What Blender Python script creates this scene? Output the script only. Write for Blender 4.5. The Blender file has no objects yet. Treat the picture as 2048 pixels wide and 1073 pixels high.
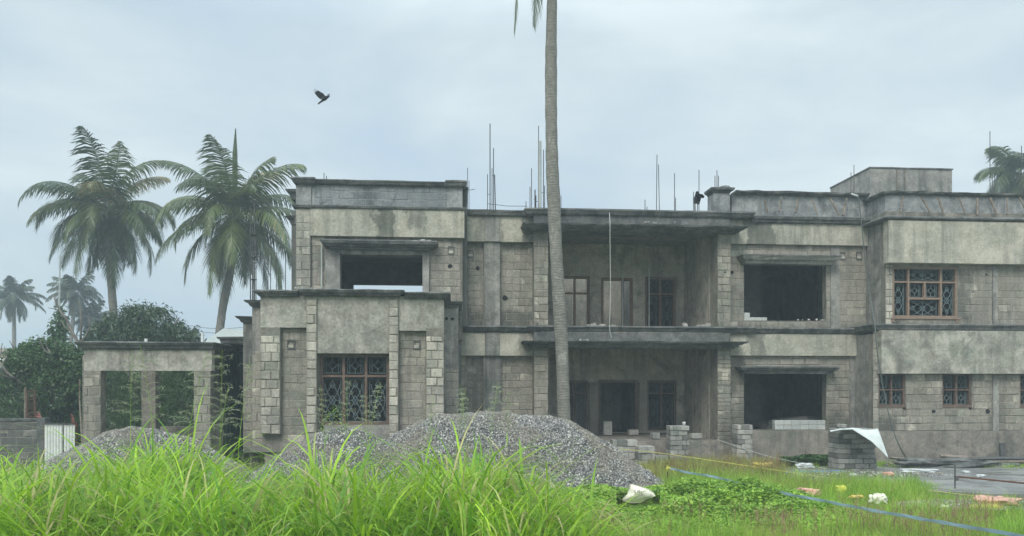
import bpy, math, random
import numpy as np
from mathutils import Vector, Matrix, noise as mnoise

# ------------------------------------------------------------------ camera, sky, sun, exposure
F = 1500.0; HOR = 770.0; EYE = 2.17; TH = math.radians(4.5); CAMY = -21.0
sc = bpy.context.scene
col = sc.collection
cam_d = bpy.data.cameras.new('camera'); cam = bpy.data.objects.new('camera', cam_d); col.objects.link(cam)
cam_d.sensor_width = 36; cam_d.lens = F / 2048 * 36
cam_d.shift_y = (HOR - 536.5) / 2048
cam_d.clip_end = 3000; cam_d.clip_start = 0.1
cam.location = (0, CAMY, EYE); cam.rotation_euler = (math.radians(90), 0, -TH)
sc.camera = cam

w = bpy.data.worlds.new('World'); sc.world = w; w.use_nodes = True
nt = w.node_tree; nt.nodes.clear(); L = nt.links.new; N = nt.nodes.new
out = N('ShaderNodeOutputWorld'); bg = N('ShaderNodeBackground'); L(bg.outputs[0], out.inputs[0])
SUN_EL, SUN_AZ = 44, 205
sky = N('ShaderNodeTexSky'); sky.sky_type = 'NISHITA'; sky.sun_disc = False
sky.sun_elevation = math.radians(SUN_EL); sky.sun_rotation = math.radians(SUN_AZ); sky.dust_density = 4
tc = N('ShaderNodeTexCoord'); sep = N('ShaderNodeSeparateXYZ'); L(tc.outputs['Generated'], sep.inputs[0])
mp = N('ShaderNodeMapping'); L(tc.outputs['Generated'], mp.inputs[0]); mp.inputs['Scale'].default_value = (1, 1, 2.6)
mp.inputs['Location'].default_value = (0.35, 0.2, 0.1)
n1 = N('ShaderNodeTexNoise'); L(mp.outputs[0], n1.inputs['Vector']); n1.inputs['Scale'].default_value = 2.3
n1.inputs['Detail'].default_value = 10; n1.inputs['Roughness'].default_value = .54; n1.inputs['Distortion'].default_value = .25
cr = N('ShaderNodeValToRGB'); L(n1.outputs[0], cr.inputs[0])
e = cr.color_ramp.elements
e[0].position = .36; e[0].color = (.45, .555, .66, 1); e[1].position = .64; e[1].color = (.635, .715, .745, 1)
e2 = e.new(.45); e2.color = (.485, .585, .65, 1); e3 = e.new(.55); e3.color = (.55, .64, .685, 1)
# overcast skies are brighter overhead
mr = N('ShaderNodeMapRange'); L(sep.outputs[2], mr.inputs[0])
mr.inputs[1].default_value = .42; mr.inputs[2].default_value = 1.0; mr.inputs[3].default_value = 1.0; mr.inputs[4].default_value = 3.0
vs = N('ShaderNodeVectorMath'); vs.operation = 'SCALE'; L(cr.outputs[0], vs.inputs[0]); L(mr.outputs[0], vs.inputs['Scale'])
ns = N('ShaderNodeVectorMath'); ns.operation = 'SCALE'; L(sky.outputs[0], ns.inputs[0]); ns.inputs['Scale'].default_value = .1
mx = N('ShaderNodeMixRGB'); mx.inputs[0].default_value = .1; L(vs.outputs[0], mx.inputs[1]); L(ns.outputs[0], mx.inputs[2])
L(mx.outputs[0], bg.inputs[0]); bg.inputs[1].default_value = 1.0

sd = bpy.data.lights.new('sun', 'SUN'); so = bpy.data.objects.new('sun', sd); col.objects.link(so)
sd.energy = 1.5; sd.angle = math.radians(25); sd.color = (1, .97, .9)
_az = math.radians(SUN_AZ); _el = math.radians(SUN_EL)
_dir = Vector((math.sin(_az) * math.cos(_el), math.cos(_az) * math.cos(_el), math.sin(_el)))
so.rotation_euler = _dir.to_track_quat('Z', 'Y').to_euler(); so.location = (0, -30, 40)
vsn = sc.view_settings; vsn.view_transform = 'Standard'; vsn.look = 'None'; vsn.exposure = .41; vsn.gamma = 1
sc.cycles.max_bounces = 7; sc.cycles.transparent_max_bounces = 8; sc.cycles.volume_bounces = 0

# ------------------------------------------------------------------ measuring helpers
def X(px, Y):                # world x of image column px on the facade plane Y
    return (Y - CAMY) * math.tan(TH + math.atan((px - 1024) / F))
def Dp(px, Y):
    return X(px, Y) * math.sin(TH) + (Y - CAMY) * math.cos(TH)
def Z(px, py, Y): return EYE + (HOR - py) / F * Dp(px, Y)
FW = Vector((math.sin(TH), math.cos(TH), 0)); RT = Vector((math.cos(TH), -math.sin(TH), 0))
def W(px, py, D):            # world point at view depth D
    return Vector((0, CAMY, EYE)) + RT * ((px - 1024) / F * D) + FW * D + Vector((0, 0, (HOR - py) / F * D))
def G(px, py, z=0.0):        # world point on the ground
    return W(px, py, (EYE - z) * F / (py - HOR))
def GD(px, D, z=0.0):
    p = W(px, HOR, D); p.z = z; return p

# ------------------------------------------------------------------ object helpers
def tag(o, label=None, cat=None, group=None, kind=None):
    if label: o['label'] = label
    if cat: o['category'] = cat
    if group: o['group'] = group
    if kind: o['kind'] = kind
    return o
def empty(name, loc, label=None, cat=None, group=None):
    o = bpy.data.objects.new(name, None); col.objects.link(o); o.location = loc; o.empty_display_size = .2
    return tag(o, label, cat, group)
def wloc(o):
    v = Vector(o.location)
    while o.parent: o = o.parent; v += Vector(o.location)
    return v
class MB:
    def __init__(s, sep=False): s.v = []; s.f = []; s.a = []; s.g = []; s.sep = sep
    def mark(s):
        if s.f and (not s.g or s.g[-1] != (len(s.v), len(s.f))): s.g.append((len(s.v), len(s.f)))
    def add(s, vs, fs, a=None):
        k = len(s.v); s.v += [tuple(p) for p in vs]; s.f += [tuple(i + k for i in q) for q in fs]
        s.a += [0.5 if a is None else a] * len(vs)
    def box(s, x0, x1, y0, y1, z0, z1, a=None, jit=0):
        if s.sep: s.mark()
        P = [(x, y, z) for z in (z0, z1) for y in (y0, y1) for x in (x0, x1)]
        if jit: P = [tuple(c + random.uniform(-jit, jit) for c in p) for p in P]
        s.add(P, [(0, 2, 3, 1), (4, 5, 7, 6), (0, 1, 5, 4), (2, 6, 7, 3), (0, 4, 6, 2), (1, 3, 7, 5)], a)
    def tube(s, pts, r, n=6, a=None, cap=True):
        pts = [Vector(p) for p in pts]; rs = r if hasattr(r, '__len__') else [r] * len(pts)
        V = []; Fc = []
        up = Vector((0.13, .21, 1)).normalized()
        for i, p in enumerate(pts):
            d = (pts[min(i + 1, len(pts) - 1)] - pts[max(i - 1, 0)])
            d = d.normalized() if d.length > 1e-9 else Vector((0, 0, 1))
            u = d.cross(up)
            if u.length < .2: u = d.cross(Vector((1, 0, .1)))
            u.normalize(); v = d.cross(u).normalized()
            for k in range(n):
                t = 2 * math.pi * k / n; V.append(p + (u * math.cos(t) + v * math.sin(t)) * rs[i])
        for i in range(len(pts) - 1):
            for k in range(n):
                Fc.append((i * n + k, i * n + (k + 1) % n, (i + 1) * n + (k + 1) % n, (i + 1) * n + k))
        if cap:
            Fc.append(tuple(range(n))[::-1]); Fc.append(tuple((len(pts) - 1) * n + k for k in range(n)))
        s.add(V, Fc, a)
    def build(s, name, mat, parent=None, smooth=False, base=None):
        me = bpy.data.meshes.new(name); off = wloc(parent) if parent else Vector(base or (0, 0, 0))
        A = np.array(s.v, dtype=float).reshape(-1, 3) - np.array(off)
        me.from_pydata(A.tolist(), [], s.f)
        at = me.attributes.new('rnd', 'FLOAT', 'POINT'); at.data.foreach_set('value', np.array(s.a, dtype=np.float32))
        me.materials.append(mat)
        if smooth: me.polygons.foreach_set('use_smooth', [True] * len(me.polygons))
        me.update()
        o = bpy.data.objects.new(name, me); col.objects.link(o)
        if parent: o.parent = parent
        else: o.location = off
        return o

def npbuild(name, V, Fq, A, mat, parent=None, base=(0, 0, 0), smooth=False):
    me = bpy.data.meshes.new(name); off = np.array(wloc(parent) if parent else base, dtype=float)
    V = (np.asarray(V, dtype=np.float64) - off).astype(np.float32); Fq = np.asarray(Fq, dtype=np.int32)
    me.vertices.add(len(V)); me.vertices.foreach_set('co', V.ravel())
    k = Fq.shape[1]; me.loops.add(Fq.size); me.loops.foreach_set('vertex_index', Fq.ravel())
    me.polygons.add(len(Fq)); me.polygons.foreach_set('loop_start', np.arange(0, Fq.size, k, dtype=np.int32))
    try: me.polygons.foreach_set('loop_total', np.full(len(Fq), k, dtype=np.int32))
    except Exception: pass
    if smooth: me.polygons.foreach_set('use_smooth', np.ones(len(Fq), dtype=bool))
    me.update(calc_edges=True)
    at = me.attributes.new('rnd', 'FLOAT', 'POINT'); at.data.foreach_set('value', np.asarray(A, dtype=np.float32))
    me.materials.append(mat)
    o = bpy.data.objects.new(name, me); col.objects.link(o)
    if parent: o.parent = parent
    else: o.location = tuple(off)
    return o

# ------------------------------------------------------------------ materials
class NT:
    def __init__(s, name):
        s.m = bpy.data.materials.new(name); s.m.use_nodes = True; s.t = s.m.node_tree
        s.b = s.t.nodes['Principled BSDF']; s.b.inputs['Roughness'].default_value = .85
        s.tc = s.t.nodes.new('ShaderNodeTexCoord')
        g = s.t.nodes.new('ShaderNodeNewGeometry'); s.pos = g.outputs['Position']
    def l(s, a, b): s.t.links.new(a, b)
    def n(s, k): return s.t.nodes.new(k)
    def val(s, x, sock):
        if isinstance(x, (int, float)): sock.default_value = x
        elif isinstance(x, tuple): sock.default_value = x if len(x) == 4 else (*x, 1)
        else: s.l(x, sock)
    def math(s, op, a, b=0.0, clamp=False):
        n = s.n('ShaderNodeMath'); n.operation = op; n.use_clamp = clamp; s.val(a, n.inputs[0]); s.val(b, n.inputs[1]); return n.outputs[0]
    def mapv(s, v, scale, loc=(0, 0, 0)):
        n = s.n('ShaderNodeMapping'); s.l(v, n.inputs[0]); n.inputs['Scale'].default_value = scale; n.inputs['Location'].default_value = loc; return n.outputs[0]
    def noise(s, v, sc_, det=4, rough=.55, dist=0.0):
        n = s.n('ShaderNodeTexNoise'); s.l(v, n.inputs['Vector']); n.inputs['Scale'].default_value = sc_
        n.inputs['Detail'].default_value = det; n.inputs['Roughness'].default_value = rough; n.inputs['Distortion'].default_value = dist
        return n.outputs[0]
    def ramp(s, f, a, b, va=0.0, vb=1.0):
        n = s.n('ShaderNodeMapRange'); s.l(f, n.inputs[0]); n.inputs[1].default_value = a; n.inputs[2].default_value = b
        n.inputs[3].default_value = va; n.inputs[4].default_value = vb; return n.outputs[0]
    def mix(s, f, a, b, mode='MIX'):
        n = s.n('ShaderNodeMixRGB'); n.blend_type = mode; s.val(f, n.inputs[0]); s.val(a, n.inputs[1]); s.val(b, n.inputs[2]); return n.outputs[0]
    def attr(s, name='rnd'):
        n = s.n('ShaderNodeAttribute'); n.attribute_name = name; return n.outputs['Fac']
    def bump(s, h, dist=.01, strength=1.0):
        n = s.n('ShaderNodeBump'); s.l(h, n.inputs['Height']); n.inputs['Distance'].default_value = dist; n.inputs['Strength'].default_value = strength
        s.l(n.outputs[0], s.b.inputs['Normal'])
    def base(s, c): s.val(c, s.b.inputs['Base Color'])

def simple(name, c, rough=.8, var=.25, sc_=6.0, metal=0.0, bump=0.0):
    t = NT(name); n = t.noise(t.pos, sc_, 5)
    f = t.ramp(n, .3, .7, 1 - var, 1 + var)
    v = t.n('ShaderNodeVectorMath'); v.operation = 'SCALE'; v.inputs[0].default_value = c; t.l(f, v.inputs['Scale'])
    t.base(v.outputs[0]); t.b.inputs['Roughness'].default_value = rough; t.b.inputs['Metallic'].default_value = metal
    if bump: t.bump(n, bump)
    return t.m

def concrete(name, c1, c2, stain=(.05, .055, .055), amt=.5, streak=.5, green=.25, use_rnd=False, c3=None, smear=0.0, cs=(.3, .29, .25),
             seed=0.0, bumpd=.012, fine=22.0, tscale=1.0, washes=()):
    """weathered cement: mottled base, run-off streaks, black mould patches, a little algae"""
    t = NT(name); p = t.mapv(t.pos, (1, 1, 1), (seed, seed * .7, seed * .3))
    big = t.noise(p, .8 * tscale, 5, .6, .4); med = t.noise(p, 3.2, 6, .65, .3); fi = t.noise(p, fine, 4, .7)
    if use_rnd:
        base = t.mix(t.attr(), c1, c2)
        if c3: base = t.mix(t.ramp(t.attr(), .82, .9), base, c3)
    else: base = t.mix(t.ramp(med, .40, .60), c1, c2)
    if smear:
        sm = t.noise(p, 1.7, 6, .7, .8); base = t.mix(t.math('MULTIPLY', t.ramp(sm, .60 - .2 * smear, .66 - .2 * smear), .85), base, cs)
    base = t.mix(t.math('MULTIPLY', t.ramp(big, .44, .58), .5), base, t.mix(1.0, base, (.62, .66, .66), 'MULTIPLY'))
    # streaks: stretched downwards
    sp = t.mapv(p, (5.5, 5.5, .42)); st = t.noise(sp, 1.0, 5, .62, .15)
    sp2 = t.noise(p, .55, 3, .5)
    sf = t.math('MULTIPLY', t.ramp(st, .46, .6), t.ramp(sp2, .38, .56), True)
    base = t.mix(t.math('MULTIPLY', sf, streak), base, stain)
    pt = t.noise(p, 1.15, 8, .72, 1.0)
    base = t.mix(t.math('MULTIPLY', t.ramp(pt, .52, .64), amt), base, stain)
    if green:
        gn = t.noise(t.mapv(p, (1, 1, 1), (9, 4, 2)), 1.6, 6, .7)
        base = t.mix(t.math('MULTIPLY', t.ramp(gn, .48, .62), green), base, (.115, .165, .125, 1))
    base = t.mix(1.0, base, t.ramp(fi, .32, .68, .78, 1.22), 'MULTIPLY')
    for (xa, xb, za, zb, k) in washes:      # run-off stains, ledge mould, dark band below roof; ragged, at fixed places
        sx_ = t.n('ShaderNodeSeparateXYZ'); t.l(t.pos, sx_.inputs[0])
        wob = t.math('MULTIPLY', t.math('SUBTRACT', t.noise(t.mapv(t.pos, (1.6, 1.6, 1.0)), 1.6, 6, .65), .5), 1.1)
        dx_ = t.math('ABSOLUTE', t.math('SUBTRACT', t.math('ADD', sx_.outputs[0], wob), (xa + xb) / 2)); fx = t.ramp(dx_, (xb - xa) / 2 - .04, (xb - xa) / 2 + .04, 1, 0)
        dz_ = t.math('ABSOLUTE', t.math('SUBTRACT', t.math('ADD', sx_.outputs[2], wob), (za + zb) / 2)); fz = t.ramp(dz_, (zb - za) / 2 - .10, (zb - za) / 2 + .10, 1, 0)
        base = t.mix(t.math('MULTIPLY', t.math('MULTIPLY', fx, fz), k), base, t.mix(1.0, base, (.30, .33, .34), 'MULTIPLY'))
    base = t.mix(1.0, base, (1.17, 1.135, 1.14), 'MULTIPLY'); t.base(base)
    t.b.inputs['Roughness'].default_value = .93
    t.b.inputs['Specular IOR Level'].default_value = .2
    h = t.math('ADD', t.math('MULTIPLY', med, 1.0), t.math('MULTIPLY', fi, .45)); t.bump(h, bumpd)
    return t.m

M = {}
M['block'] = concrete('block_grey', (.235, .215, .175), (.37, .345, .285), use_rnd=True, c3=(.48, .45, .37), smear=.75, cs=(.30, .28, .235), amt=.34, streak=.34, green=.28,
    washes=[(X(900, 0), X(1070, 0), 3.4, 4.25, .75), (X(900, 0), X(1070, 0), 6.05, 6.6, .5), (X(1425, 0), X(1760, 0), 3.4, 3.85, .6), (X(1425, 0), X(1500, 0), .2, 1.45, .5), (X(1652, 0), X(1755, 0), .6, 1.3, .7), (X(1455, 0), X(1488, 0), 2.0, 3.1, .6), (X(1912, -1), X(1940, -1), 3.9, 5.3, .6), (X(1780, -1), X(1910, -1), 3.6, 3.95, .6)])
M['block_light'] = concrete('block_light', (.31, .295, .245), (.45, .425, .355), use_rnd=True, c3=(.52, .49, .41), smear=.35, cs=(.3, .29, .25), amt=.25, streak=.25, green=.2, seed=3)
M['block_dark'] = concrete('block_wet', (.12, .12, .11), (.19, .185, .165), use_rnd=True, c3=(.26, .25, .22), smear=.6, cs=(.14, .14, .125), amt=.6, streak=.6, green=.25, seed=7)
M['mortar'] = concrete('mortar', (.195, .18, .15), (.28, .26, .215), amt=.5, streak=.5, seed=5)
M['mortar_light'] = concrete('mortar_pale', (.20, .185, .155), (.27, .255, .21), amt=.3, streak=.3, seed=6)
_w = lambda a, b, za, zb, k, Y: (X(a, Y), X(b, Y), za, zb, k)
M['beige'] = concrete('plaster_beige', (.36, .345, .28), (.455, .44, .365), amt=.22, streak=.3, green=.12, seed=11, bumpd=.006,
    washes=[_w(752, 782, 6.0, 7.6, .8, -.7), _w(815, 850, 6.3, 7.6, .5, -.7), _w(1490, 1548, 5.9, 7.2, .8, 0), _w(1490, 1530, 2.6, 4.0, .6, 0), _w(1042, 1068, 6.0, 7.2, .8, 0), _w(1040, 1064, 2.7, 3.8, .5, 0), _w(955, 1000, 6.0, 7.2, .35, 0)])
M['plaster'] = concrete('plaster_rough', (.29, .275, .235), (.41, .395, .34), amt=.35, streak=.35, green=.25, seed=13, bumpd=.03, fine=14)
M['plaster_wing'] = concrete('plaster_mottled', (.27, .26, .215), (.42, .41, .345), amt=.5, streak=.3, green=.35, seed=17, bumpd=.012)
M['grey'] = concrete('cement_grey', (.22, .215, .195), (.32, .31, .28), amt=.5, streak=.55, green=.2, seed=19)
M['parapet'] = concrete('parapet_grey', (.22, .23, .23), (.33, .34, .335), amt=.6, streak=.4, green=.05, seed=23)
M['dark'] = concrete('cornice_dark', (.095, .1, .098), (.19, .193, .182), stain=(.045, .05, .05), amt=.5, streak=.5, green=.15, seed=29, bumpd=.02)
M['plinth'] = concrete('plinth_plaster', (.21, .19, .165), (.29, .265, .225), amt=.45, streak=.4, green=.25, seed=31)
M['inside'] = concrete('inside_cement', (.17, .17, .155), (.25, .245, .22), amt=.4, streak=.2, seed=37)
M['recess'] = concrete('recess_plaster', (.36, .335, .28), (.48, .45, .38), amt=.5, streak=.35, seed=41)
M['frame'] = simple('window_wood', (.135, .088, .065), .6, .35, 9)
M['frame_new'] = simple('window_wood_fresh', (.25, .175, .125), .55, .2, 9)
M['frame_dull'] = simple('window_wood_dull', (.20, .13, .09), .7, .3, 9)
M['grille'] = simple('grille_steel', (.20, .27, .28), .5, .15, 9)
M['rebar'] = simple('rebar_rust', (.085, .085, .085), .8, .4, 20)
M['rust'] = simple('rusted_steel', (.11, .05, .03), .85, .4, 20)
M['pvc'] = simple('pipe_grey', (.42, .45, .42), .5, .15, 5)
M['white'] = simple('white_paint', (.72, .73, .70), .6, .12, 5)
M['stackblock'] = concrete('stack_block', (.31, .305, .28), (.47, .46, .42), use_rnd=True, c3=(.17, .17, .155), amt=.35, streak=.3, green=.25, seed=43)
M['newblock'] = concrete('new_block', (.42, .435, .415), (.52, .53, .50), use_rnd=True, amt=.1, streak=.1, green=0, seed=47)
M['timber'] = concrete('old_timber', (.16, .13, .10), (.26, .225, .18), amt=.3, streak=.2, green=.05, seed=53)
M['rubble'] = concrete('rubble', (.30, .30, .27), (.5, .49, .44), amt=.2, streak=.1, green=.05, seed=59)
M['netting'] = simple('shade_net', (.012, .035, .03), .9, .3, 5)

# ------------------------------------------------------------------ builders for walls
def subtract(a, b, holes):
    segs = [(a, b)]
    for h0, h1 in holes:
        ns_ = []
        for s0, s1 in segs:
            if h1 <= s0 or h0 >= s1: ns_.append((s0, s1)); continue
            if h0 > s0: ns_.append((s0, h0))
            if h1 < s1: ns_.append((h1, s1))
        segs = ns_
    return segs
def wall_grid(mb, x0, x1, z0, z1, y0, y1, holes=(), jit=0.0):
    """slab between y0 and y1 with rectangular through-holes (hx0,hx1,hz0,hz1)"""
    mb.mark()
    xs = sorted(set([x0, x1] + [min(max(v, x0), x1) for h in holes for v in h[:2]]))
    zs = sorted(set([z0, z1] + [min(max(v, z0), z1) for h in holes for v in h[2:]]))
    nx, nz = len(xs) - 1, len(zs) - 1
    def solid(i, k):
        if i < 0 or k < 0 or i >= nx or k >= nz: return False
        cx, cz = (xs[i] + xs[i + 1]) / 2, (zs[k] + zs[k + 1]) / 2
        return not any(h[0] < cx < h[1] and h[2] < cz < h[3] for h in holes)
    for i in range(nx):
        for k in range(nz):
            if not solid(i, k): continue
            a, b, c, d = xs[i], xs[i + 1], zs[k], zs[k + 1]
            mb.add([(a, y0, c), (b, y0, c), (b, y0, d), (a, y0, d)], [(0, 1, 2, 3)])
            mb.add([(a, y1, c), (b, y1, c), (b, y1, d), (a, y1, d)], [(3, 2, 1, 0)])
            if not solid(i - 1, k): mb.add([(a, y0, c), (a, y0, d), (a, y1, d), (a, y1, c)], [(0, 1, 2, 3)])
            if not solid(i + 1, k): mb.add([(b, y0, c), (b, y0, d), (b, y1, d), (b, y1, c)], [(3, 2, 1, 0)])
            if not solid(i, k - 1): mb.add([(a, y0, c), (b, y0, c), (b, y1, c), (a, y1, c)], [(3, 2, 1, 0)])
            if not solid(i, k + 1): mb.add([(a, y0, d), (b, y0, d), (b, y1, d), (a, y1, d)], [(0, 1, 2, 3)])
def courses(mb, x0, x1, z0, z1, yf, holes=(), bl=.40, bh=.205, dep=.03, gap=.014, out=.008, rng=None, side=False):
    """real blocks laid in courses in front of plane yf (facing -Y), chamfered"""
    rng = rng or random.Random(int(abs(x0 * 100) + abs(z0 * 10)))
    mb.mark(); z = z0; r = 0
    while z < z1 - .03:
        h = min(bh * rng.uniform(.95, 1.05), z1 - z)
        if z1 - (z + h) < .06: h = z1 - z
        hs = [(a, b) for a, b, c, d in holes if c < z + h * .6 and d > z + h * .4]
        x = x0 - (bl / 2 if r % 2 else 0) - rng.uniform(0, .06)
        while x < x1:
            l = bl * rng.uniform(.9, 1.08)
            for s0, s1 in subtract(max(x, x0), min(x + l, x1), hs):
                if s1 - s0 < .05: continue
                g = gap * rng.uniform(.6, 1.5) / 2; o = out * rng.uniform(.1, 1.9); c = min(.012, (h) * .2)
                a, b, zz0, zz1 = s0 + g, s1 - g, z + g, z + h - g
                j = lambda: rng.uniform(-.006, .006)
                V = [(a, yf, zz0), (b, yf, zz0), (b, yf, zz1), (a, yf, zz1),
                     (a + c + j(), yf - o, zz0 + c + j()), (b - c + j(), yf - o, zz0 + c + j()), (b - c + j(), yf - o + j() * .4, zz1 - c + j()), (a + c + j(), yf - o, zz1 - c + j())]
                mb.add(V, [(4, 5, 6, 7), (0, 1, 5, 4), (1, 2, 6, 5), (2, 3, 7, 6), (3, 0, 4, 7)], rng.random())
            x += l
        z += h; r += 1
def rings(mb, x0, x1, yf, yb, prof, seg=.35, jit=.007, left=True, right=True, seed=1):
    """moulded slab: prof = [(z, projection)...] from bottom to top, projecting forward and round both ends"""
    rng = random.Random(seed + int(x0 * 37))
    n = max(2, int((x1 - x0) / seg)); V = []; m = n + 1 + 2
    for z, p in prof:
        a = x0 - (p if left else 0); b = x1 + (p if right else 0)
        V.append((a, yb, z))
        for i in range(n + 1):
            V.append((a + (b - a) * i / n, yf - p + rng.uniform(-jit, jit), z + rng.uniform(-jit, jit)))
        V.append((b, yb, z))
    Fc = []
    for k in range(len(prof) - 1):
        for i in range(m):
            i2 = (i + 1) % m
            Fc.append((k * m + i, k * m + i2, (k + 1) * m + i2, (k + 1) * m + i))
    Fc.append(tuple(range(m))[::-1]); Fc.append(tuple((len(prof) - 1) * m + i for i in range(m)))
    mb.add(V, Fc)

def bar2(mb, pts, y, w, t=.012):
    """flat steel bar following pts (x,z) in the plane y"""
    for (xa, za), (xb, zb) in zip(pts, pts[1:]):
        dx, dz = xb - xa, zb - za; l = math.hypot(dx, dz)
        if l < 1e-5: continue
        nx_, nz_ = -dz / l * w / 2, dx / l * w / 2
        V = []
        for yy in (y - t / 2, y + t / 2):
            V += [(xa + nx_, yy, za + nz_), (xb + nx_, yy, zb + nz_), (xb - nx_, yy, zb - nz_), (xa - nx_, yy, za - nz_)]
        mb.add(V, [(0, 1, 2, 3), (7, 6, 5, 4), (0, 4, 5, 1), (1, 5, 6, 2), (2, 6, 7, 3), (3, 7, 4, 0)])
def rect(x0, x1, z0, z1): return [(x0, z0), (x1, z0), (x1, z1), (x0, z1), (x0, z0)]
def cell(mb, x0, x1, z0, z1, y, style, w=.0095):
    i = .045; a, b, c, d = x0 + i, x1 - i, z0 + i, z1 - i; mx_, mz = (a + b) / 2, (c + d) / 2
    bar2(mb, rect(a, b, c, d), y, w)
    if style == 'wide':      # lay the tall pattern on its side
        T = lambda u, v: (a + (b - a) * v, c + (d - c) * u)
    else: T = lambda u, v: (a + (b - a) * u, c + (d - c) * v)
    if style in ('tall', 'wide'):
        for s in (0, 1):
            bar2(mb, [T(.5 + (.42 if s else -.42) * math.sin(math.pi * t / 14), .12 + .76 * t / 14) for t in range(15)], y, w)
            bar2(mb, [T(.5 + (.42 if s else -.42) * math.cos(math.pi * t / 14) * (-1), .12 + .76 * t / 14) for t in range(15)], y, w)
        for cz in (.5, .13, .87):
            r = .2 if cz == .5 else .16; rz = .11 if cz == .5 else .08
            bar2(mb, [T(.5 - r, cz), T(.5, cz - rz), T(.5 + r, cz), T(.5, cz + rz), T(.5 - r, cz)], y, w)
        bar2(mb, [T(0, .5), T(.3, .5)], y, w); bar2(mb, [T(.7, .5), T(1, .5)], y, w)
        bar2(mb, [T(.5, 0), T(.5, .05)], y, w); bar2(mb, [T(.5, .95), T(.5, 1)], y, w)
    else:
        r = .26
        bar2(mb, [T(.5 - r, .5), T(.5, .5 - r), T(.5 + r, .5), T(.5, .5 + r), T(.5 - r, .5)], y, w)
        for q in ((0, .5, .5 - r, .5), (.5 + r, .5, 1, .5), (.5, 0, .5, .5 - r), (.5, .5 + r, .5, 1)):
            bar2(mb, [T(q[0], q[1]), T(q[2], q[3])], y, w)
        bar2(mb, [T(.14, 0), T(.14, 1)], y, w * .8); bar2(mb, [T(.86, 0), T(.86, 1)], y, w * .8)
def window(parent, x0, x1, z0, z1, y, vs_, hz, mat, cells, fw=.075, extra=None, label=None, grilley=.06, partial=None):
    """frame part with a grille sub-part. vs_: mullion x positions (0..1); hz: transom heights (0..1)"""
    m = MB(); d = .05
    m.box(x0, x0 + fw, y - d, y + d, z0, z1); m.box(x1 - fw, x1, y - d, y + d, z0, z1)
    m.box(x0 + fw, x1 - fw, y - d - .002, y + d, z0, z0 + fw); m.box(x0 + fw, x1 - fw, y - d - .002, y + d, z1 - fw, z1)
    xs = [x0 + fw] + [x0 + (x1 - x0) * v for v in vs_] + [x1 - fw]
    for h in hz: m.box(x0 + fw, x1 - fw, y - d + .004, y + d - .004, z0 + (z1 - z0) * h - fw * .4, z0 + (z1 - z0) * h + fw * .4)
    for v in vs_:
        if partial and v in partial:
            lo, hi = partial[v]; m.box(x0 + (x1 - x0) * v - fw * .45, x0 + (x1 - x0) * v + fw * .45, y - d + .001, y + d - .007, z0 + (z1 - z0) * lo, z0 + (z1 - z0) * hi)
        else: m.box(x0 + (x1 - x0) * v - fw * .45, x0 + (x1 - x0) * v + fw * .45, y - d + .001, y + d - .007, z0 + fw, z1 - fw)
    if extra: extra(m, x0, x1, z0, z1, y)
    o = m.build('window', mat, parent)
    if label: o['label'] = label
    if cells:
        g = MB()
        for a, b, c, dd, st in cells:
            cell(g, x0 + (x1 - x0) * a + fw * .5, x0 + (x1 - x0) * b - fw * .5, z0 + (z1 - z0) * c + fw * .4, z0 + (z1 - z0) * dd - fw * .4, y + grilley, st)
        g.build('grille', M['grille'], o)
    return o

# ================================================================== THE HOUSE
ZF0 = .62                                    # ground-floor level
ZL1 = Z(1240, 655, -.25); ZL0 = Z(1240, 663, -.25)   # first-floor ledge
ZRT = Z(1240, 427, -.2)                       # roof edge
XR = X(2260, -1)                              # right end of the wing, beyond the frame
XU0, XU1 = X(592, -.7), X(925, -.7)
XP0, XP1 = X(520, -3), X(888, -3)
XPL, XPR = X(1068, -.35), X(1462, -.35)       # outer edges of the portico piers
XPLi, XPRi = X(1097, -.35), X(1435, -.35)
XWU, XWL = X(1771, -1), X(1746, -1)
YB = 9.0
house = empty('house', (3.0, 0, 0), 'large two-storey unfinished house of grey concrete blocks with dark moulded ledges and open windows', 'house')
def part(name, mb, mat, label=None, parent=None, smooth=False):
    mt = M[mat] if isinstance(mat, str) else mat
    cuts = [(0, 0)] + [g for g in mb.g if g[1] < len(mb.f)] + [(len(mb.v), len(mb.f))]
    o = None
    for (va, fa), (vb, fb) in zip(cuts, cuts[1:]):       # every separate piece is a part of its own
        q = MB(); q.v = mb.v[va:vb]; q.a = mb.a[va:vb]; q.f = [tuple(i - va for i in f) for f in mb.f[fa:fb]]
        o = q.build(name, mt, parent or house, smooth)
        if label: o['label'] = label
    return o

zU_top = Z(760, 366, -.7)
# --- main front wall, both storeys, Y 0..0.22, left of portico
zb1 = Z(1000, 485, 0); zb0 = Z(1000, 712, 0)
m = MB(); wall_grid(m, XU1 - .6, XPLi - .02, 0, ZRT - .1, .12, .34)
part('front_wall', m, 'mortar')
m = MB()
xa, xb, xc, xd = X(935, 0), X(968, 0), X(1000, 0), XPL + .02
for (p, q) in ((xa, xb), (xc, xd)):
    courses(m, p, q, ZL1, zb1, .12, out=.007)
    courses(m, p, q, .05, zb0, .12, out=.007)
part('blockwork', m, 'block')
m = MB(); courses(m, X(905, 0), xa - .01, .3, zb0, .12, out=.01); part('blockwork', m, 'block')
m = MB(True); m.box(xb, xc, -.04, .12, ZL1 + .0, zb1 - .002); m.box(xb - .02, xc + .02, -.03, .12, 0, zb0 - .002)
part('pilaster', m, 'grey')
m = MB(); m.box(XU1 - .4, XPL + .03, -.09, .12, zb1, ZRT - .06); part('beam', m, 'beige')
m = MB(); m.box(XU1 - .5, XPL + .03, -.11, .12, zb0, ZL0 + .01); part('beam', m, 'beige')
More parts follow.
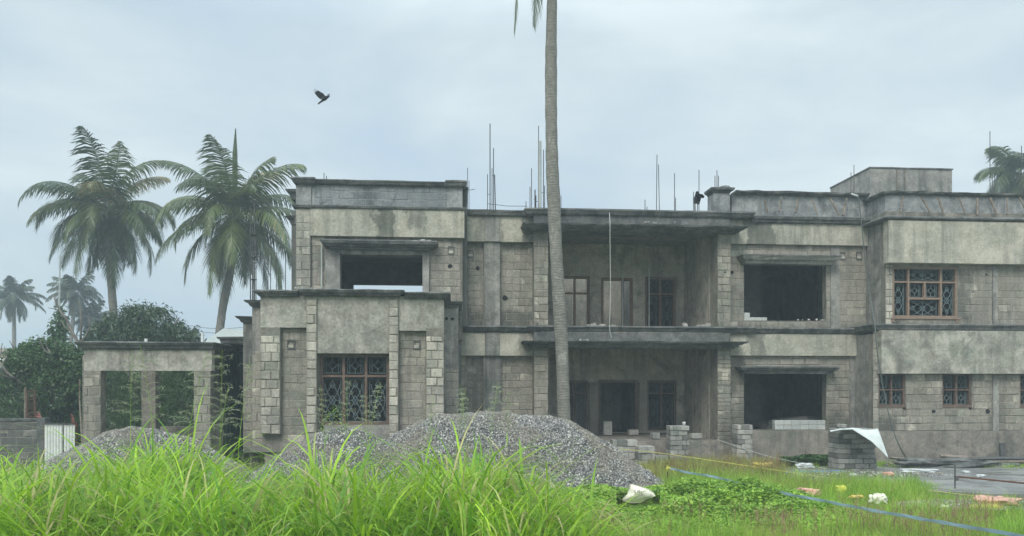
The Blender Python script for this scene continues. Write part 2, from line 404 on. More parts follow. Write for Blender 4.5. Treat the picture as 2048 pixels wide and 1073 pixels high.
m = MB(True); m.box(xb + .02, xc - .02, -.115, -.088, zb1 + .004, ZRT - .08); m.box(xb + .02, xc - .02, -.135, -.108, zb0 + .003, ZL0 - .01); part('pilaster', m, 'grey')
# roof edge lip over this bay
m = MB(); rings(m, XU1 - .1, X(1056, -.2), -.12, .5, [(ZRT - .13, .02), (ZRT - .1, .07), (ZRT - .05, .09), (ZRT, .12), (ZRT + .03, .12)], left=False, right=False)
part('cornice', m, 'dark')
# --- ledge at first floor, running whole main block
m = MB(); rings(m, XU1 - .5, XPL - .05, -.13, .3, [(ZL0 - .05, .0), (ZL0, .06), (ZL0 + .05, .10), (ZL1 - .02, .14), (ZL1 + .02, .12)], left=False, right=False); part('ledge', m, 'dark')
m = MB(); rings(m, XPL - .05, X(1500, -.3), -.25, .3, [(ZL0 - .05, .0), (ZL0 + .0, .06), (ZL0 + .06, .10), (ZL1 - .015, .15), (ZL1 + .025, .13)], left=True, right=True, seed=4); part('ledge', m, 'dark')
m = MB(); rings(m, X(1500, -.3) + .06, XWL, -.13, .3, [(ZL0 - .06, .0), (ZL0, .06), (ZL0 + .05, .10), (ZL1 - .02, .14), (ZL1 + .02, .12)], left=False, right=False, seed=5); part('ledge', m, 'dark')
m = MB(); rings(m, XWL, XR, -1.03, 0, [(ZL0 - .02, .0), (ZL0 + .03, .08), (ZL0 + .08, .10), (ZL1 + .04, .15), (ZL1 + .07, .13)], left=True, right=False, seed=6); part('ledge', m, 'dark')

# --- portico
zc1t, zc1b = Z(1240, 448, -.85), Z(1240, 462, -.6)
zc0t, zc0b = Z(1240, 682, -1.0), Z(1240, 696, -.8)
for (a, b) in ((XPL, XPLi), (XPRi, XPR)):
    m = MB(True); m.box(a + .01, b - .01, -.335, .3, ZL1, zc1t - .03); m.box(a + .01, b - .01, -.335, .3, 0, zc0t - .03)
    o = part('pier', m, 'mortar_light')
    m = MB(); courses(m, a, b, ZL1, zc1b + .1, -.335, out=.014, bl=.36, bh=.2); courses(m, a, b, ZF0 - .5, zc0b + .06, -.335, out=.014, bh=.12 if a > 5 else .2)
    part('blockwork', m, 'block_light' if False else 'block', parent=o)
for zt, zb, rr in ((zc1t, zc1b, 1), (zc0t, zc0b, 2)):
    m = MB(); x0, x1 = X(1066, -.6), X(1470, -.6)
    rings(m, x0, x1, -.55, .25, [(zb, .0), (zb + .03, .02), (zb + .035, .08), (zt - .085, .10), (zt - .08, .17), (zt - .05, .20), (zt - .045, .27), (zt, .30)], seed=rr)
    part('canopy', m, 'dark')
m = MB(True); m.box(XPL, XPR, -.3, .3, zc1t + .002, ZRT - .1); m.box(XPL, XPR, -.3, .3, zc0t + .002, ZL0 - .04); part('beam', m, 'dark')
m = MB(); rings(m, X(1060, -.4), X(1500, -.4), -.28, .5, [(ZRT - .12, .02), (ZRT - .08, .09), (ZRT - .03, .12), (ZRT + .02, .16), (ZRT + .06, .15)], seed=8); part('cornice', m, 'dark')
# back wall of recess with openings
YR = 2.7
def RX(px): return X(px, YR)
def RZ(py): return Z(1236, py, YR)
upw = [(RX(1120), RX(1180), ZL1 - .1, RZ(553)), (RX(1202), RX(1266), ZL1 - .1, RZ(556)), (RX(1290), RX(1352), ZL1 - .1, RZ(553))]
low = [(RX(1120), RX(1176), RZ(863), RZ(761)), (RX(1196), RX(1276), ZF0 + .02, RZ(760)), (RX(1294), RX(1353), RZ(862), RZ(761))]
m = MB(); wall_grid(m, XPLi - .05, XPRi + .05, ZF0, ZRT - .25, YR, YR + .22, upw + low)
part('recess_wall', m, 'recess')
m = MB(True)
for x_ in (XPLi - .22, XPRi): m.box(x_, x_ + .22, .3, YR, 0, ZRT - .2)
part('side_wall', m, 'recess')
m = MB(); m.box(XPLi - .2, XPRi + .2, -.28, YR + 3.2, ZL0 - .12, ZL1 - .1); part('floor_slab', m, 'recess')
m = MB(); m.box(XPLi - .2, XPRi + .2, -.25, YR + .3, zc1b + .25, ZRT - .13); part('ceiling_slab', m, 'inside')
# blocks piers between lower openings
m = MB(True)
for a, b in ((RX(1178), RX(1195)), (RX(1277), RX(1293))): m.box(a, b, YR - .12, YR - .002, ZF0, RZ(765))
part('pilaster', m, 'block')
m = MB(); m.box(XPL - .1, XPR + .1, -.35, 3, .0, ZF0 - .02); part('plinth', m, 'plinth')
# windows in recess
dl = [(0, .5, .72, 1, 'sq'), (.5, 1, .72, 1, 'sq'), (0, .5, 0, .72, 'tall'), (.5, 1, 0, .72, 'tall')]
window(house, *upw[0], YR + .1, [.5], [.72], M['frame_dull'], dl)
window(house, *upw[2], YR + .1, [.5], [.72], M['frame_dull'], dl)
window(house, *low[0], YR + .1, [.5], [.74], M['frame'], dl)
window(house, *low[2], YR + .1, [.5], [.74], M['frame'], dl)
def doorframe(h, mat, mull=None):
    x0, x1, z0, z1 = h; m = MB()
    m.box(x0, x0 + .09, YR + .02, YR + .14, z0, z1); m.box(x1 - .09, x1, YR + .02, YR + .14, z0, z1); m.box(x0 + .09, x1 - .09, YR + .018, YR + .142, z1 - .09, z1)
    if mull: m.box(x0 + (x1 - x0) * mull, x0 + (x1 - x0) * mull + .07, YR + .03, YR + .13, z0, z1 - .09)
    part('door_frame', m, mat)
doorframe(upw[1], 'frame_dull', .66); doorframe(low[1], 'frame')

# --- right bay of the main block (big openings)
XB1 = XWU + .15
zrb1 = Z(1600, 490, -.1); zrb0 = Z(1600, 712, -.1)
ho1 = (X(1488, 0), X(1652, 0), Z(1570, 642, 0), Z(1570, 520, 0)); ho0 = (X(1488, 0), X(1652, 0), Z(1570, 860, 0), Z(1570, 742, 0))
m = MB(); wall_grid(m, XPR - .02, XB1, 0, ZRT - .1, 0, .22, [ho1, ho0]); part('front_wall', m, 'mortar')
zpl = Z(1570, 862, 0)
m = MB()
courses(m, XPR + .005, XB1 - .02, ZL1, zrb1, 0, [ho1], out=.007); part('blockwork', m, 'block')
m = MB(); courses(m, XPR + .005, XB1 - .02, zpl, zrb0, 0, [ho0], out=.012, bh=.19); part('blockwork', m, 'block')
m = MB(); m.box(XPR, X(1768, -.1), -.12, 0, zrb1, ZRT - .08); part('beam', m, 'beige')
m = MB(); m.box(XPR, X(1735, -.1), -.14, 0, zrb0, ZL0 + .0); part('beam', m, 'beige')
m = MB(); m.box(XPR, XWL, -.06, 0, 0, zpl - .01); part('plinth', m, 'plinth')
m = MB(True); m.box(X(1662, -.05), X(1680, -.05), -.035, 0, ZL1, zrb1); m.box(X(1700, -.05), X(1712, -.05), -.035, 0, .7, zrb0); part('pilaster', m, 'grey')
# hoods over openings
for (za, zb, x0, x1, sd_) in ((Z(1570, 513, -.4), Z(1570, 527, -.4), 1492, 1668, 3), (Z(1570, 736, -.4), Z(1570, 748, -.4), 1488, 1664, 4)):
    m = MB(); rings(m, X(x0, -.3), X(x1, -.3), -.3, .0, [(zb, .0), (zb + .09, .04), (zb + .1, .10), (za - .03, .14), (za, .16)], seed=sd_); part('canopy', m, 'grey' if sd_ == 3 else 'dark')
    m = MB(); m.box(X(x0, -.3) - .16, X(x1, -.3) + .16, -.47, 0, za + .002, za + .04); part('canopy', m, 'dark')
# cornice lines below parapet + parapet
m = MB(); rings(m, X(1500, -.3) + .1, XWU, -.12, .4, [(ZRT - .2, .0), (ZRT - .17, .08), (ZRT - .1, .1), (ZRT - .09, .14), (ZRT - .02, .16), (ZRT, .12)], left=False, right=False, seed=12); part('cornice', m, 'dark')
zpt = Z(1600, 389, .1)
m = MB(); wall_grid(m, X(1462, .1), XB1, ZRT - .02, zpt - .05, .05, .25); part('parapet', m, 'parapet')
m = MB(); rings(m, X(1466, .1), XB1 - .1, .0, .3, [(zpt - .07, .02), (zpt - .03, .12), (zpt + .02, .14)], left=False, right=False, jit=.016, seg=.2, seed=14); part('coping', m, 'dark')
# parapet end pier
zpp = Z(1447, 380, -.1)
m = MB(); m.box(X(1427, -.15), X(1460, -.15), -.15, .35, ZRT + .0, zpp - .12); o = part('parapet_pier', m, 'parapet')
m = MB(); rings(m, X(1428, -.15), X(1459, -.15), -.15, .35, [(zpp - .12, .0), (zpp - .06, .05), (zpp - .03, .11), (zpp + .03, .12)], jit=.004); part('cap', m, 'dark', parent=o)
m = MB(); c = Vector((X(1452, 0), .1, zpp + .03))
m.tube([c, c + Vector((0, 0, .03)), c + Vector((0, 0, .11)), c + Vector((0, 0, .12))], [.13, .15, .15, .13], 12); bk = m.build('bowl', M['parapet'], None, base=c)
tag(bk, 'small round grey tub resting on the capped parapet pier', 'tub')

# --- wing (Y = -1)
Yw = -1.0
zwb1 = Z(1900, 530, Yw); zwt = Z(1900, 447, Yw); zwb0 = Z(1900, 748, Yw)
hw = (X(1785, Yw), X(1915, Yw), Z(1850, 636, Yw), Z(1850, 534, Yw))
hs = [(X(1757, Yw), X(1811, Yw), Z(1785, 813, Yw), zwb0 + .01), (X(1885, Yw), X(1943, Yw), Z(1914, 813, Yw), zwb0 + .01), (X(2040, Yw), X(2100, Yw), Z(2070, 813, Yw), zwb0 + .01)]
m = MB(); wall_grid(m, XWU, XR, ZL1 - .2, ZRT, Yw, Yw + .22, [hw]); wall_grid(m, XWL, XR, 0, ZL1 - .2, Yw, Yw + .22, hs); part('front_wall', m, 'mortar')
m = MB(True); m.box(XWU, XWU + .22, Yw + .22, .0, ZL1 - .2, ZRT); m.box(XWL, XWL + .22, Yw + .22, 0, 0, ZL1 - .2); part('side_wall', m, 'grey')
m = MB(); courses(m, XWU, hw[0], ZL1 + .02, zwb1, Yw, out=.013, bl=.3); courses(m, XWL, hs[0][0], Z(1750, 860, Yw), ZL0, Yw, out=.012, bl=.3); part('blockwork', m, 'block_light')
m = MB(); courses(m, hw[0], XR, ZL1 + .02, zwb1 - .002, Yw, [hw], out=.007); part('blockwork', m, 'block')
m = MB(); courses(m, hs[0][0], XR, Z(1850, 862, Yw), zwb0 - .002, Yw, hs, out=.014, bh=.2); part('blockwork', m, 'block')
m = MB(); wall_grid(m, XWL - .02, XR, .0, Z(1850, 862, Yw) - .005, Yw - .05, Yw); part('plinth', m, 'plinth')
m = MB(True); m.box(X(1984, Yw), X(1995, Yw), Yw - .05, Yw, Z(1990, 862, Yw), zwb0 - .003); m.box(X(1984, Yw), X(1993, Yw), Yw - .04, Yw, ZL1 + .02, zwb1 - .003); part('pilaster', m, 'grey')
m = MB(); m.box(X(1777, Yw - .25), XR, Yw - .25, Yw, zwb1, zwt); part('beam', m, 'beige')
m = MB(); m.box(XWL + .12, XR, Yw - .22, Yw, zwb0, ZL0 - .0); part('beam', m, 'plaster_wing')
m = MB(); rings(m, XWU + .05, XR, Yw - .05, 0, [(zwt, .0), (zwt + .03, .22), (zwt + .06, .26), (zwt + .09, .26), (zwt + .13, .2)], right=False, seed=15); part('cornice', m, 'dark')
zwp = Z(1900, 389, Yw + .1)
m = MB(); wall_grid(m, XWU + .05, XR, zwt + .1, zwp - .04, Yw + .1, Yw + .3); m.box(XWU + .05, XWU + .25, Yw + .3, .05, zwt + .1, zwp - .04); part('parapet', m, 'parapet')
m = MB(); rings(m, XWU + .05, XR, Yw + .1, .3, [(zwp - .06, .0), (zwp - .02, .11), (zwp + .03, .13)], right=False, jit=.018, seg=.2, seed=16); part('coping', m, 'dark')
def xt(m, x0, x1, z0, z1, y):
    zz = z0 + (z1 - z0) * .38; m.box(x0 + (x1 - x0) * .25, x0 + (x1 - x0) * .75, y - .045, y + .04, zz - .03, zz + .03)
    m.box(x0 - .05, x1 + .08, y - .1, y - .0, z0 - .04, z0 - .002)
    m.box(x0 - .04, x0 + .05, y - .08, y, z0 - .13, z0 - .042); m.box(x1 - .06, x1 + .03, y - .08, y, z0 - .13, z0 - .042)
window(house, *hw, Yw + .06, [.25, .5, .75], [.7], M['frame_new'],
       [(0, .25, .7, 1, 'sq'), (.25, .75, .7, 1, 'wide'), (.75, 1, .7, 1, 'sq'), (0, .25, 0, .7, 'tall'), (.75, 1, 0, .7, 'tall'), (.25, .5, .38, .7, 'sq'), (.5, .75, .38, .7, 'sq'), (.25, .75, 0, .38, 'wide')],
       fw=.06, extra=xt, partial={.5: (.38, .7)}, label='wide window with fresh orange-brown timber frame')
sm4 = [(0, .5, .5, 1, 'sq'), (.5, 1, .5, 1, 'sq'), (0, .5, 0, .5, 'sq'), (.5, 1, 0, .5, 'sq')]
def sill(m, x0, x1, z0, z1, y):
    m.box(x0 - .04, x1 + .04, y - .09, y, z0 - .035, z0 - .002); m.box(x1 - .08, x1 + .08, y - .08, y + .02, z0 - .13, z0 - .037)
for h in hs: window(house, *h, Yw + .08, [.5], [.5], M['frame'], sm4, fw=.05, extra=sill)
# stair tower on roof
x0, x1 = X(1740, 3.6), X(1904, 3.6); zt = Z(1820, 336, 3.6)
m = MB(); m.box(x0, x1, 3.6, 6.3, ZRT - .3, zt - .05); o = part('stair_tower', m, 'grey')
m = MB(); rings(m, x0, x1, 3.6, 6.3, [(zt - .05, .0), (zt - .04, .03), (zt, .03)], jit=.004); part('roof', m, 'dark', parent=o)
m = MB(); lx0, lx1 = X(1791, 3.5), X(1811, 3.5)
for a, b in ((lx0, lx0 + .06), (lx1, lx1 - .02)): m.tube([(a - .06, 3.35, ZRT), (b, 3.52, zt - .1)], .02, 6)
for k in range(9):
    z_ = ZRT + .2 + k * .19
    if z_ < zt - .15: m.tube([(lx0 - .0, 3.45, z_), (lx1 + .01, 3.45, z_)], .013, 5)
ld = m.build('ladder', M['timber'], None, base=(lx0, 3.4, ZRT)); tag(ld, 'thin pale ladder leaning on the grey stair tower on the roof', 'ladder')

# --- upper left block U, Y=-0.7
Yu = -.7
zum = Z(760, 417, Yu); zuband = Z(760, 474, Yu)
hu = (X(680, Yu), X(845, Yu), ZL1 + .1, Z(760, 510, Yu))
m = MB(); wall_grid(m, XU0, XU1, ZL1 - .4, zum, Yu + .1, Yu + .3, [hu]); part('front_wall', m, 'mortar')
m = MB(); m.box(XU0, X(621, Yu), Yu, Yu + .1, ZL1 - .4, zum - .04); o = part('pier', m, 'mortar_light')
m = MB(); courses(m, XU0, X(621, Yu), ZL1, zum - .06, Yu, out=.010); part('blockwork', m, 'block_light', parent=o)
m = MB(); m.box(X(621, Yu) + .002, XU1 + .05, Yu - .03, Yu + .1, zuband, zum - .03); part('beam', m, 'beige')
m = MB(); courses(m, X(845, Yu), XU1 - .05, ZL1, zuband - .002, Yu + .1, [hu], out=.008); courses(m, X(621, Yu), X(650, Yu), ZL1, zuband - .002, Yu + .1, out=.007); part('blockwork', m, 'block')
# frame round the opening
m = MB(); xa_, xb_ = X(651, Yu), X(845, Yu); zt_ = Z(760, 500, Yu)
wall_grid(m, xa_, X(858, Yu), ZL1, zt_, Yu - .02, Yu + .1, [(hu[0], hu[1], 0, hu[3])]); part('window_surround', m, 'grey')
m = MB(); rings(m, X(658, -1.0), X(858, -1.0), Yu - .15, Yu + .1, [(zt_ - .02, .0), (zt_ + .03, .02), (zt_ + .04, .10), (zt_ + .09, .12), (zt_ + .1, .2), (zt_ + .17, .23), (zt_ + .2, .2)], seed=21); part('canopy', m, 'dark')
m = MB(); m.tube([(X(643, Yu), Yu + .03, Z(643, 575, Yu)), (X(643, Yu), Yu + .03, Z(643, 492, Yu)), (X(650, Yu), Yu + .02, Z(650, 488, Yu))], .022, 8); part('pipe', m, 'pvc')
m = MB(); rings(m, XU0 + .0, XU1, Yu, .5, [(zum - .05, .0), (zum - .02, .07), (zum + .03, .09), (zum + .05, .07)], seed=22); part('cornice', m, 'dark')
# parapet of U
m = MB(); wall_grid(m, XU0 + .02, XU1 - .02, zum + .04, zU_top - .07, Yu + .04, Yu + .26); m.box(XU1 - .22, XU1 - .02, Yu + .26, 6, zum - .4, zU_top - .07); m.box(XU0 + .02, XU0 + .22, Yu + .26, 6, zum - .4, zU_top - .07); part('parapet', m, 'parapet')
m = MB(); courses(m, X(628, Yu), X(894, Yu), zum + .04, zU_top - .09, Yu + .04, out=.006, bl=.45); part('blockwork', m, concrete('parapet_blocks', (.20, .215, .22), (.26, .28, .285), use_rnd=True, smear=.7, cs=(.235, .25, .255), amt=.6, streak=.4, green=.0, seed=61))
m = MB(True); m.box(XU0, X(622, Yu), Yu - .01, Yu + .2, zum + .045, zU_top - .07); m.box(X(897, Yu), XU1, Yu - .01, Yu + .2, zum + .045, zU_top - .07); part('parapet_pier', m, 'parapet')
m = MB(); rings(m, X(632, Yu), X(890, Yu), Yu + .0, Yu + .3, [(zU_top - .08, .0), (zU_top - .06, .06), (zU_top - .01, .09), (zU_top + .02, .11), (zU_top + .04, .1)], left=False, right=False, seed=23); part('coping', m, 'dark')
for a, b in ((XU0, X(632, Yu)), (X(890, Yu), XU1)):
    m = MB(); rings(m, a + .005, b, Yu - .06, Yu + .5, [(zU_top - .1, .0), (zU_top - .06, .06), (zU_top - .01, .09), (zU_top + .03, .12), (zU_top + .07, .11)], seed=24, left=a == XU0, right=a != XU0); part('coping', m, 'dark')
# rear-left set-back of U with stepped mouldings
Yv = 1.2; xv0 = X(583, Yv)
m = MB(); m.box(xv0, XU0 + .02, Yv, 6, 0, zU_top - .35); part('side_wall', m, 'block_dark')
for py in (381, 434):
    zz = Z(583, py, Yv); m = MB(); rings(m, xv0, XU0 + .05, Yv, 6.1, [(zz - .26, .0), (zz - .1, .07), (zz - .06, .12), (zz, .16)], seed=25, right=False); part('cornice', m, 'dark')
# right set-back sliver of U
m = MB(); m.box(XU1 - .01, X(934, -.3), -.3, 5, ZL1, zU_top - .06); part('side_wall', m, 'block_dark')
zz = zU_top; m = MB(); rings(m, XU1 - .005, X(934, -.3), -.3, 5, [(zz - .06, .0), (zz + .01, .03), (zz + .03, .04)], left=False); part('coping', m, 'dark')
# --- interior: back wall (with one gap), side walls, roof, floors, partitions
zhb = Z(770, 570, 6)
m = MB(); wall_grid(m, xv0, XU1, 0, zU_top - .4, 6, 6.2, [(X(706, 6), X(900, 6), ZL1 + .4, zhb)]); part('back_wall', m, 'inside')
m = MB(); m.box(XU1 - .25, XU1 - .03, Yu + .3, 6, 0, zum - .45); part('side_wall', m, 'inside')
m = MB(True); m.box(XU0 - .1, XU1, Yu + .3, 6, zum - .4, zum - .2); m.box(XU0 - .1, XU1, Yu + .3, 6, ZL0 - .15, ZL1 - .12); part('roof_slab', m, 'inside')
m = MB(); wall_grid(m, XU1, XR, 0, ZRT - .15, YB, YB + .2); part('back_wall', m, 'inside')
m = MB(True); m.box(XU1, RX(1105), .34, YB, ZRT - .35, ZRT - .12); m.box(RX(1290), XB1, .3, YB, ZRT - .36, ZRT - .16); m.box(RX(1105), RX(1290), 5.9, YB, ZRT - .35, ZRT - .13)
m.box(XB1, XR - .05, Yw + .3, YB, ZRT - .35, ZRT - .1); part('roof_slab', m, 'inside')
m = MB(True); m.box(XU1, XPLi - .25, .34, YB, ZL0 - .1, ZL1 - .12); m.box(XPRi + .22, XR - .05, .23, YB, ZL0 - .12, ZL1 - .12); m.box(XPLi - .24, XPRi + .21, 5.9, YB, ZL0 - .11, ZL1 - .12)
m.box(XWL + .25, XR - .05, Yw + .25, .22, ZL0 - .12, ZL1 - .12); part('floor_slab', m, 'inside')
m = MB(); m.box(XU0 - 1.5, XR - .1, .35, YB, .2, ZF0 - .04); part('floor_slab', m, 'inside')
m = MB(); m.box(RX(1090), RX(1285), 5.6, 5.8, 0, ZRT - .2); part('partition_wall', m, 'block_light')  # pale blocks stand in for daylight falling on this wall
m = MB(True)
for x_ in (RX(1100), RX(1283), XPR + .05, X(1720, 3), XB1 + 2.6): m.box(x_, x_ + .15, max(.35, YR + .25), YB - .02, .3, ZRT - .36)
m.box(X(1465, 3.0), X(1522, 3.0), 3.0, 3.15, .3, ZRT - .36); m.box(XWU + .1, XR, 3.0, 3.15, .3, ZRT - .36)
part('partition_wall', m, 'inside')
m = MB(); m.box(XR - .2, XR, Yw + .22, YB, 0, ZRT - .01); part('side_wall', m, 'grey')

# --- projecting bay P (single storey, Y=-3)
Yp = -3.0
zpt_ = Z(700, 585.5, Yp)
def PX(p): return X(p, Yp)
def PZ(q): return Z(700, q, Yp)
hwin = (PX(636), PX(777), PZ(851), PZ(708))
zrL, zrR = PZ(656), PZ(661)
m = MB(); wall_grid(m, XP0, XP1, PZ(905), zpt_ - .05, Yp + .18, Yp + .4, [hwin]); part('front_wall', m, 'mortar')
m = MB(); wall_grid(m, PX(613) + .0, PX(797), PZ(707), zpt_ - .08, Yp + .02, Yp + .18); part('panel', m, 'plaster', 'rough grey plastered panel above the bay window')
m = MB(); m.box(PX(632), PX(780), Yp + .1, Yp + .18, PZ(912), PZ(852)); part('panel', m, 'grey')
# left and right panels flush beams + recesses
for a, b, zr in ((520, 613, zrL), (797, 888, zrR)):
    m = MB()
    wall_grid(m, PX(a) + .002, PX(b) - .002, zr - .0, zpt_ - .08, Yp + .03, Yp + .18); part('beam', m, 'plaster')
piers = ((520, 560, Yp, 'block_light'), (613, 634, Yp - .04, 'block_light'), (778, 797, Yp - .04, 'block_light'), (852, 888, Yp, 'block_light'))
for a, b, y, mt in piers:
    zb_ = PZ(868) if a == 520 else PZ(920)
    m = MB(); m.box(PX(a) + .004, PX(b) - .004, y + .01, Yp + .18, zb_, zrL if a in (520, 852) else zpt_ - .08); o = part('pier', m, 'mortar_light')
    m = MB(); courses(m, PX(a), PX(b), zb_, PZ(672 if a in (520, 852) else 600), y + .01, out=.016, bl=.3 if b - a > 25 else .5, bh=.215, gap=.02); part('blockwork', m, mt, parent=o)
m = MB(); courses(m, PX(560) + .01, PX(613) - .01, PZ(905), zrL - .002, Yp + .18, out=.006); courses(m, PX(797) + .01, PX(852) - .01, PZ(905), zrR - .002, Yp + .18, out=.006); part('blockwork', m, 'block')
m = MB(True); m.box(PX(524), PX(612), Yp + .25, Yp + .6, 0, PZ(886)); m.box(PX(612), XP1, Yp + .2, Yp + .6, -.05, PZ(905)); part('plinth', m, 'plinth')
# mouldings: centre piece proud, two side pieces
m = MB(); rings(m, PX(612), PX(797), Yp - .06, 0, [(zpt_ - .1, .0), (zpt_ - .08, .05), (zpt_ - .03, .08), (zpt_ - .02, .12), (zpt_ + .04, .15), (zpt_ + .06, .13)], seed=31); part('cornice', m, 'dark')
m = MB(); rings(m, XP0 + .02, PX(610) - .15, Yp, 0, [(zpt_ - .13, .0), (zpt_ - .1, .05), (zpt_ - .05, .08), (zpt_ - .04, .13), (zpt_ + .0, .16), (zpt_ + .03, .14)], seed=32, right=False); part('cornice', m, 'dark')
m = MB(); rings(m, PX(797) + .15, XP1 - .0, Yp, 0, [(zpt_ - .14, .0), (zpt_ - .11, .05), (zpt_ - .06, .08), (zpt_ - .05, .13), (zpt_ - .01, .16), (zpt_ + .015, .14)], seed=33, left=False); part('cornice', m, 'dark')
window(house, *hwin, Yp + .3, [.34, .66], [.69], M['frame'],
       [(0, .34, .69, 1, 'sq'), (.34, .66, .69, 1, 'sq'), (.66, 1, .69, 1, 'sq'), (0, .34, 0, .69, 'tall'), (.34, .66, 0, .69, 'tall'), (.66, 1, 0, .69, 'tall')], fw=.07,
       label='three-light bay window with brown timber frame and scrolled grille')
# side walls of bay, roof, floor
m = MB(True); m.box(XP0, XP0 + .2, Yp + .4, 0, PZ(905), zpt_ - .1); m.box(XP1 - .2, XP1, Yp + .4, .1, PZ(905), zpt_ - .1); part('side_wall', m, 'grey')
m = MB(True); m.box(XP0 + .2, XP1 - .2, Yp + .4, .1, .3, ZF0); m.box(XP0 + .2, XP1 - .2, .1, .3, .3, ZL1); part('floor_slab', m, 'inside')
# right set-back step
ys = -2.4; m = MB(); m.box(XP1 - .1, X(917, ys), ys, .1, 0, Z(905, 607, ys)); o = part('side_wall', m, 'grey')
m = MB(); courses(m, XP1 + .02, X(917, ys), .2, Z(905, 740, ys), ys, out=.010); part('blockwork', m, 'block', parent=o)
zz = Z(905, 606, ys); m = MB(); rings(m, XP1 - .1, X(914, ys), ys, .1, [(zz - .15, .0), (zz - .06, .04), (zz - .04, .09), (zz + .02, .14)], seed=34, left=False); part('cornice', m, 'dark')
# left set-back steps
for i, (pl, pyc, y_, plc) in enumerate(((504, 602, -2.4, 506), (486, 634, -1.8, 489))):
    xl = X(pl, y_); m = MB(); m.box(xl, XP0 + .3 if i == 0 else X(506, -2.4) + .3, y_ + .01, 0, Z(pl, 905, y_), Z(pl, pyc + 3, y_)); o = part('side_wall', m, 'grey')
    m = MB(); courses(m, xl, (XP0 if i == 0 else X(504, -2.4)) + .02, Z(pl, 895, y_), Z(pl, pyc + 100, y_), y_ + .01, out=.008, bl=.26); part('blockwork', m, 'block', parent=o)
    zz = Z(pl, pyc, y_); m = MB(); rings(m, xl + .02, XP0 + .1, y_, -.2, [(zz - .17, .0), (zz - .13, .06), (zz - .07, .09), (zz - .05, .14), (zz, .18)], seed=35 + i, right=False); part('cornice', m, 'dark')
m = MB(); m.box(X(486, -1.8), XP0 + .1, -1.2, .2, 0, Z(486, 900, -1.8)); part('plinth', m, 'plinth')
# low link roof towards the carport
zz = Z(470, 676, -1.2); m = MB(); rings(m, X(447, -1.2), X(492, -1.2), -1.2, 3, [(zz - .18, .0), (zz - .14, .05), (zz - .05, .08), (zz - .03, .12), (zz + .02, .14)], seed=38, right=False); part('cornice', m, 'dark')
zz2 = Z(440, 694, -.6); m = MB(); m.box(X(425, -.6), X(488, -.6), -.6, 3, zz2 - .15, zz2); part('roof_slab', m, 'dark')
m = MB(True); m.box(X(447, 0), X(490, 0), 1.6, 1.8, 0, zz2 - .15); m.box(X(447, 0), X(452, 0), -.4, 1.6, 0, zz2 - .15); part('back_wall', m, 'inside')
# small square scaffold holes (putlog holes)
def hole(px, py, Y, sx=.09, sz=.11):
    m = MB(); x, z = X(px, Y), Z(px, py, Y)
    wall_grid(m, x - sx, x + sx, z - sz, z + sz, Y - .018, Y + .004, [(x - sx * .68, x + sx * .68, z - sz * .72, z + sz * .72)])
    o = part('vent_hole', m, 'dark'); m = MB(); m.box(x - sx * .66, x + sx * .66, Y - .012, Y - .004, z - sz * .7, z - sz * .1); part('fill', m, 'beige', parent=o)
for a in ((582, 689, Yp + .16), (833, 690, Yp + .16), (902, 501, Yu + .09), (941, 508, .11), (1718, 512, -.02), (1685, 512, -.02)): hole(*a)
def shade_plate(px, py, Y, r=.06):  # near-black plate on the wall, painted as the shade inside a hole
    m = MB(); x, z = X(px, Y), Z(px, py, Y); rng = random.Random(px); n = 9
    V = [(x + math.cos(t * 6.283 / n) * r * rng.uniform(.7, 1.2), Y - .012, z + math.sin(t * 6.283 / n) * r * rng.uniform(.7, 1.2)) for t in range(n)]
    m.add(V + [(a_, Y + .01, c_) for a_, b_, c_ in V], [tuple(range(n))] + [(i, i + n, (i + 1) % n + n, (i + 1) % n) for i in range(n)]); part('putlog_shade_plate', m, M_hole)
M_hole = simple('hole_shade', (.012, .014, .014), .95)
for a in ((900, 533, Yu + .09), (955, 537, .11), (922, 580, .11, .08), (1010, 596, .11, .08), (1738, 547, -.01, .05), (1464, 545, -.01, .05), (1867, 823, Yw, .06), (1975, 823, Yw, .07), (1972, 550, Yw, .04), (905, 638, ys, .04), (893, 638, ys, .04), (643, 855, Yp + .08, .06), (1450, 545, -.345, .03)): shade_plate(*a)
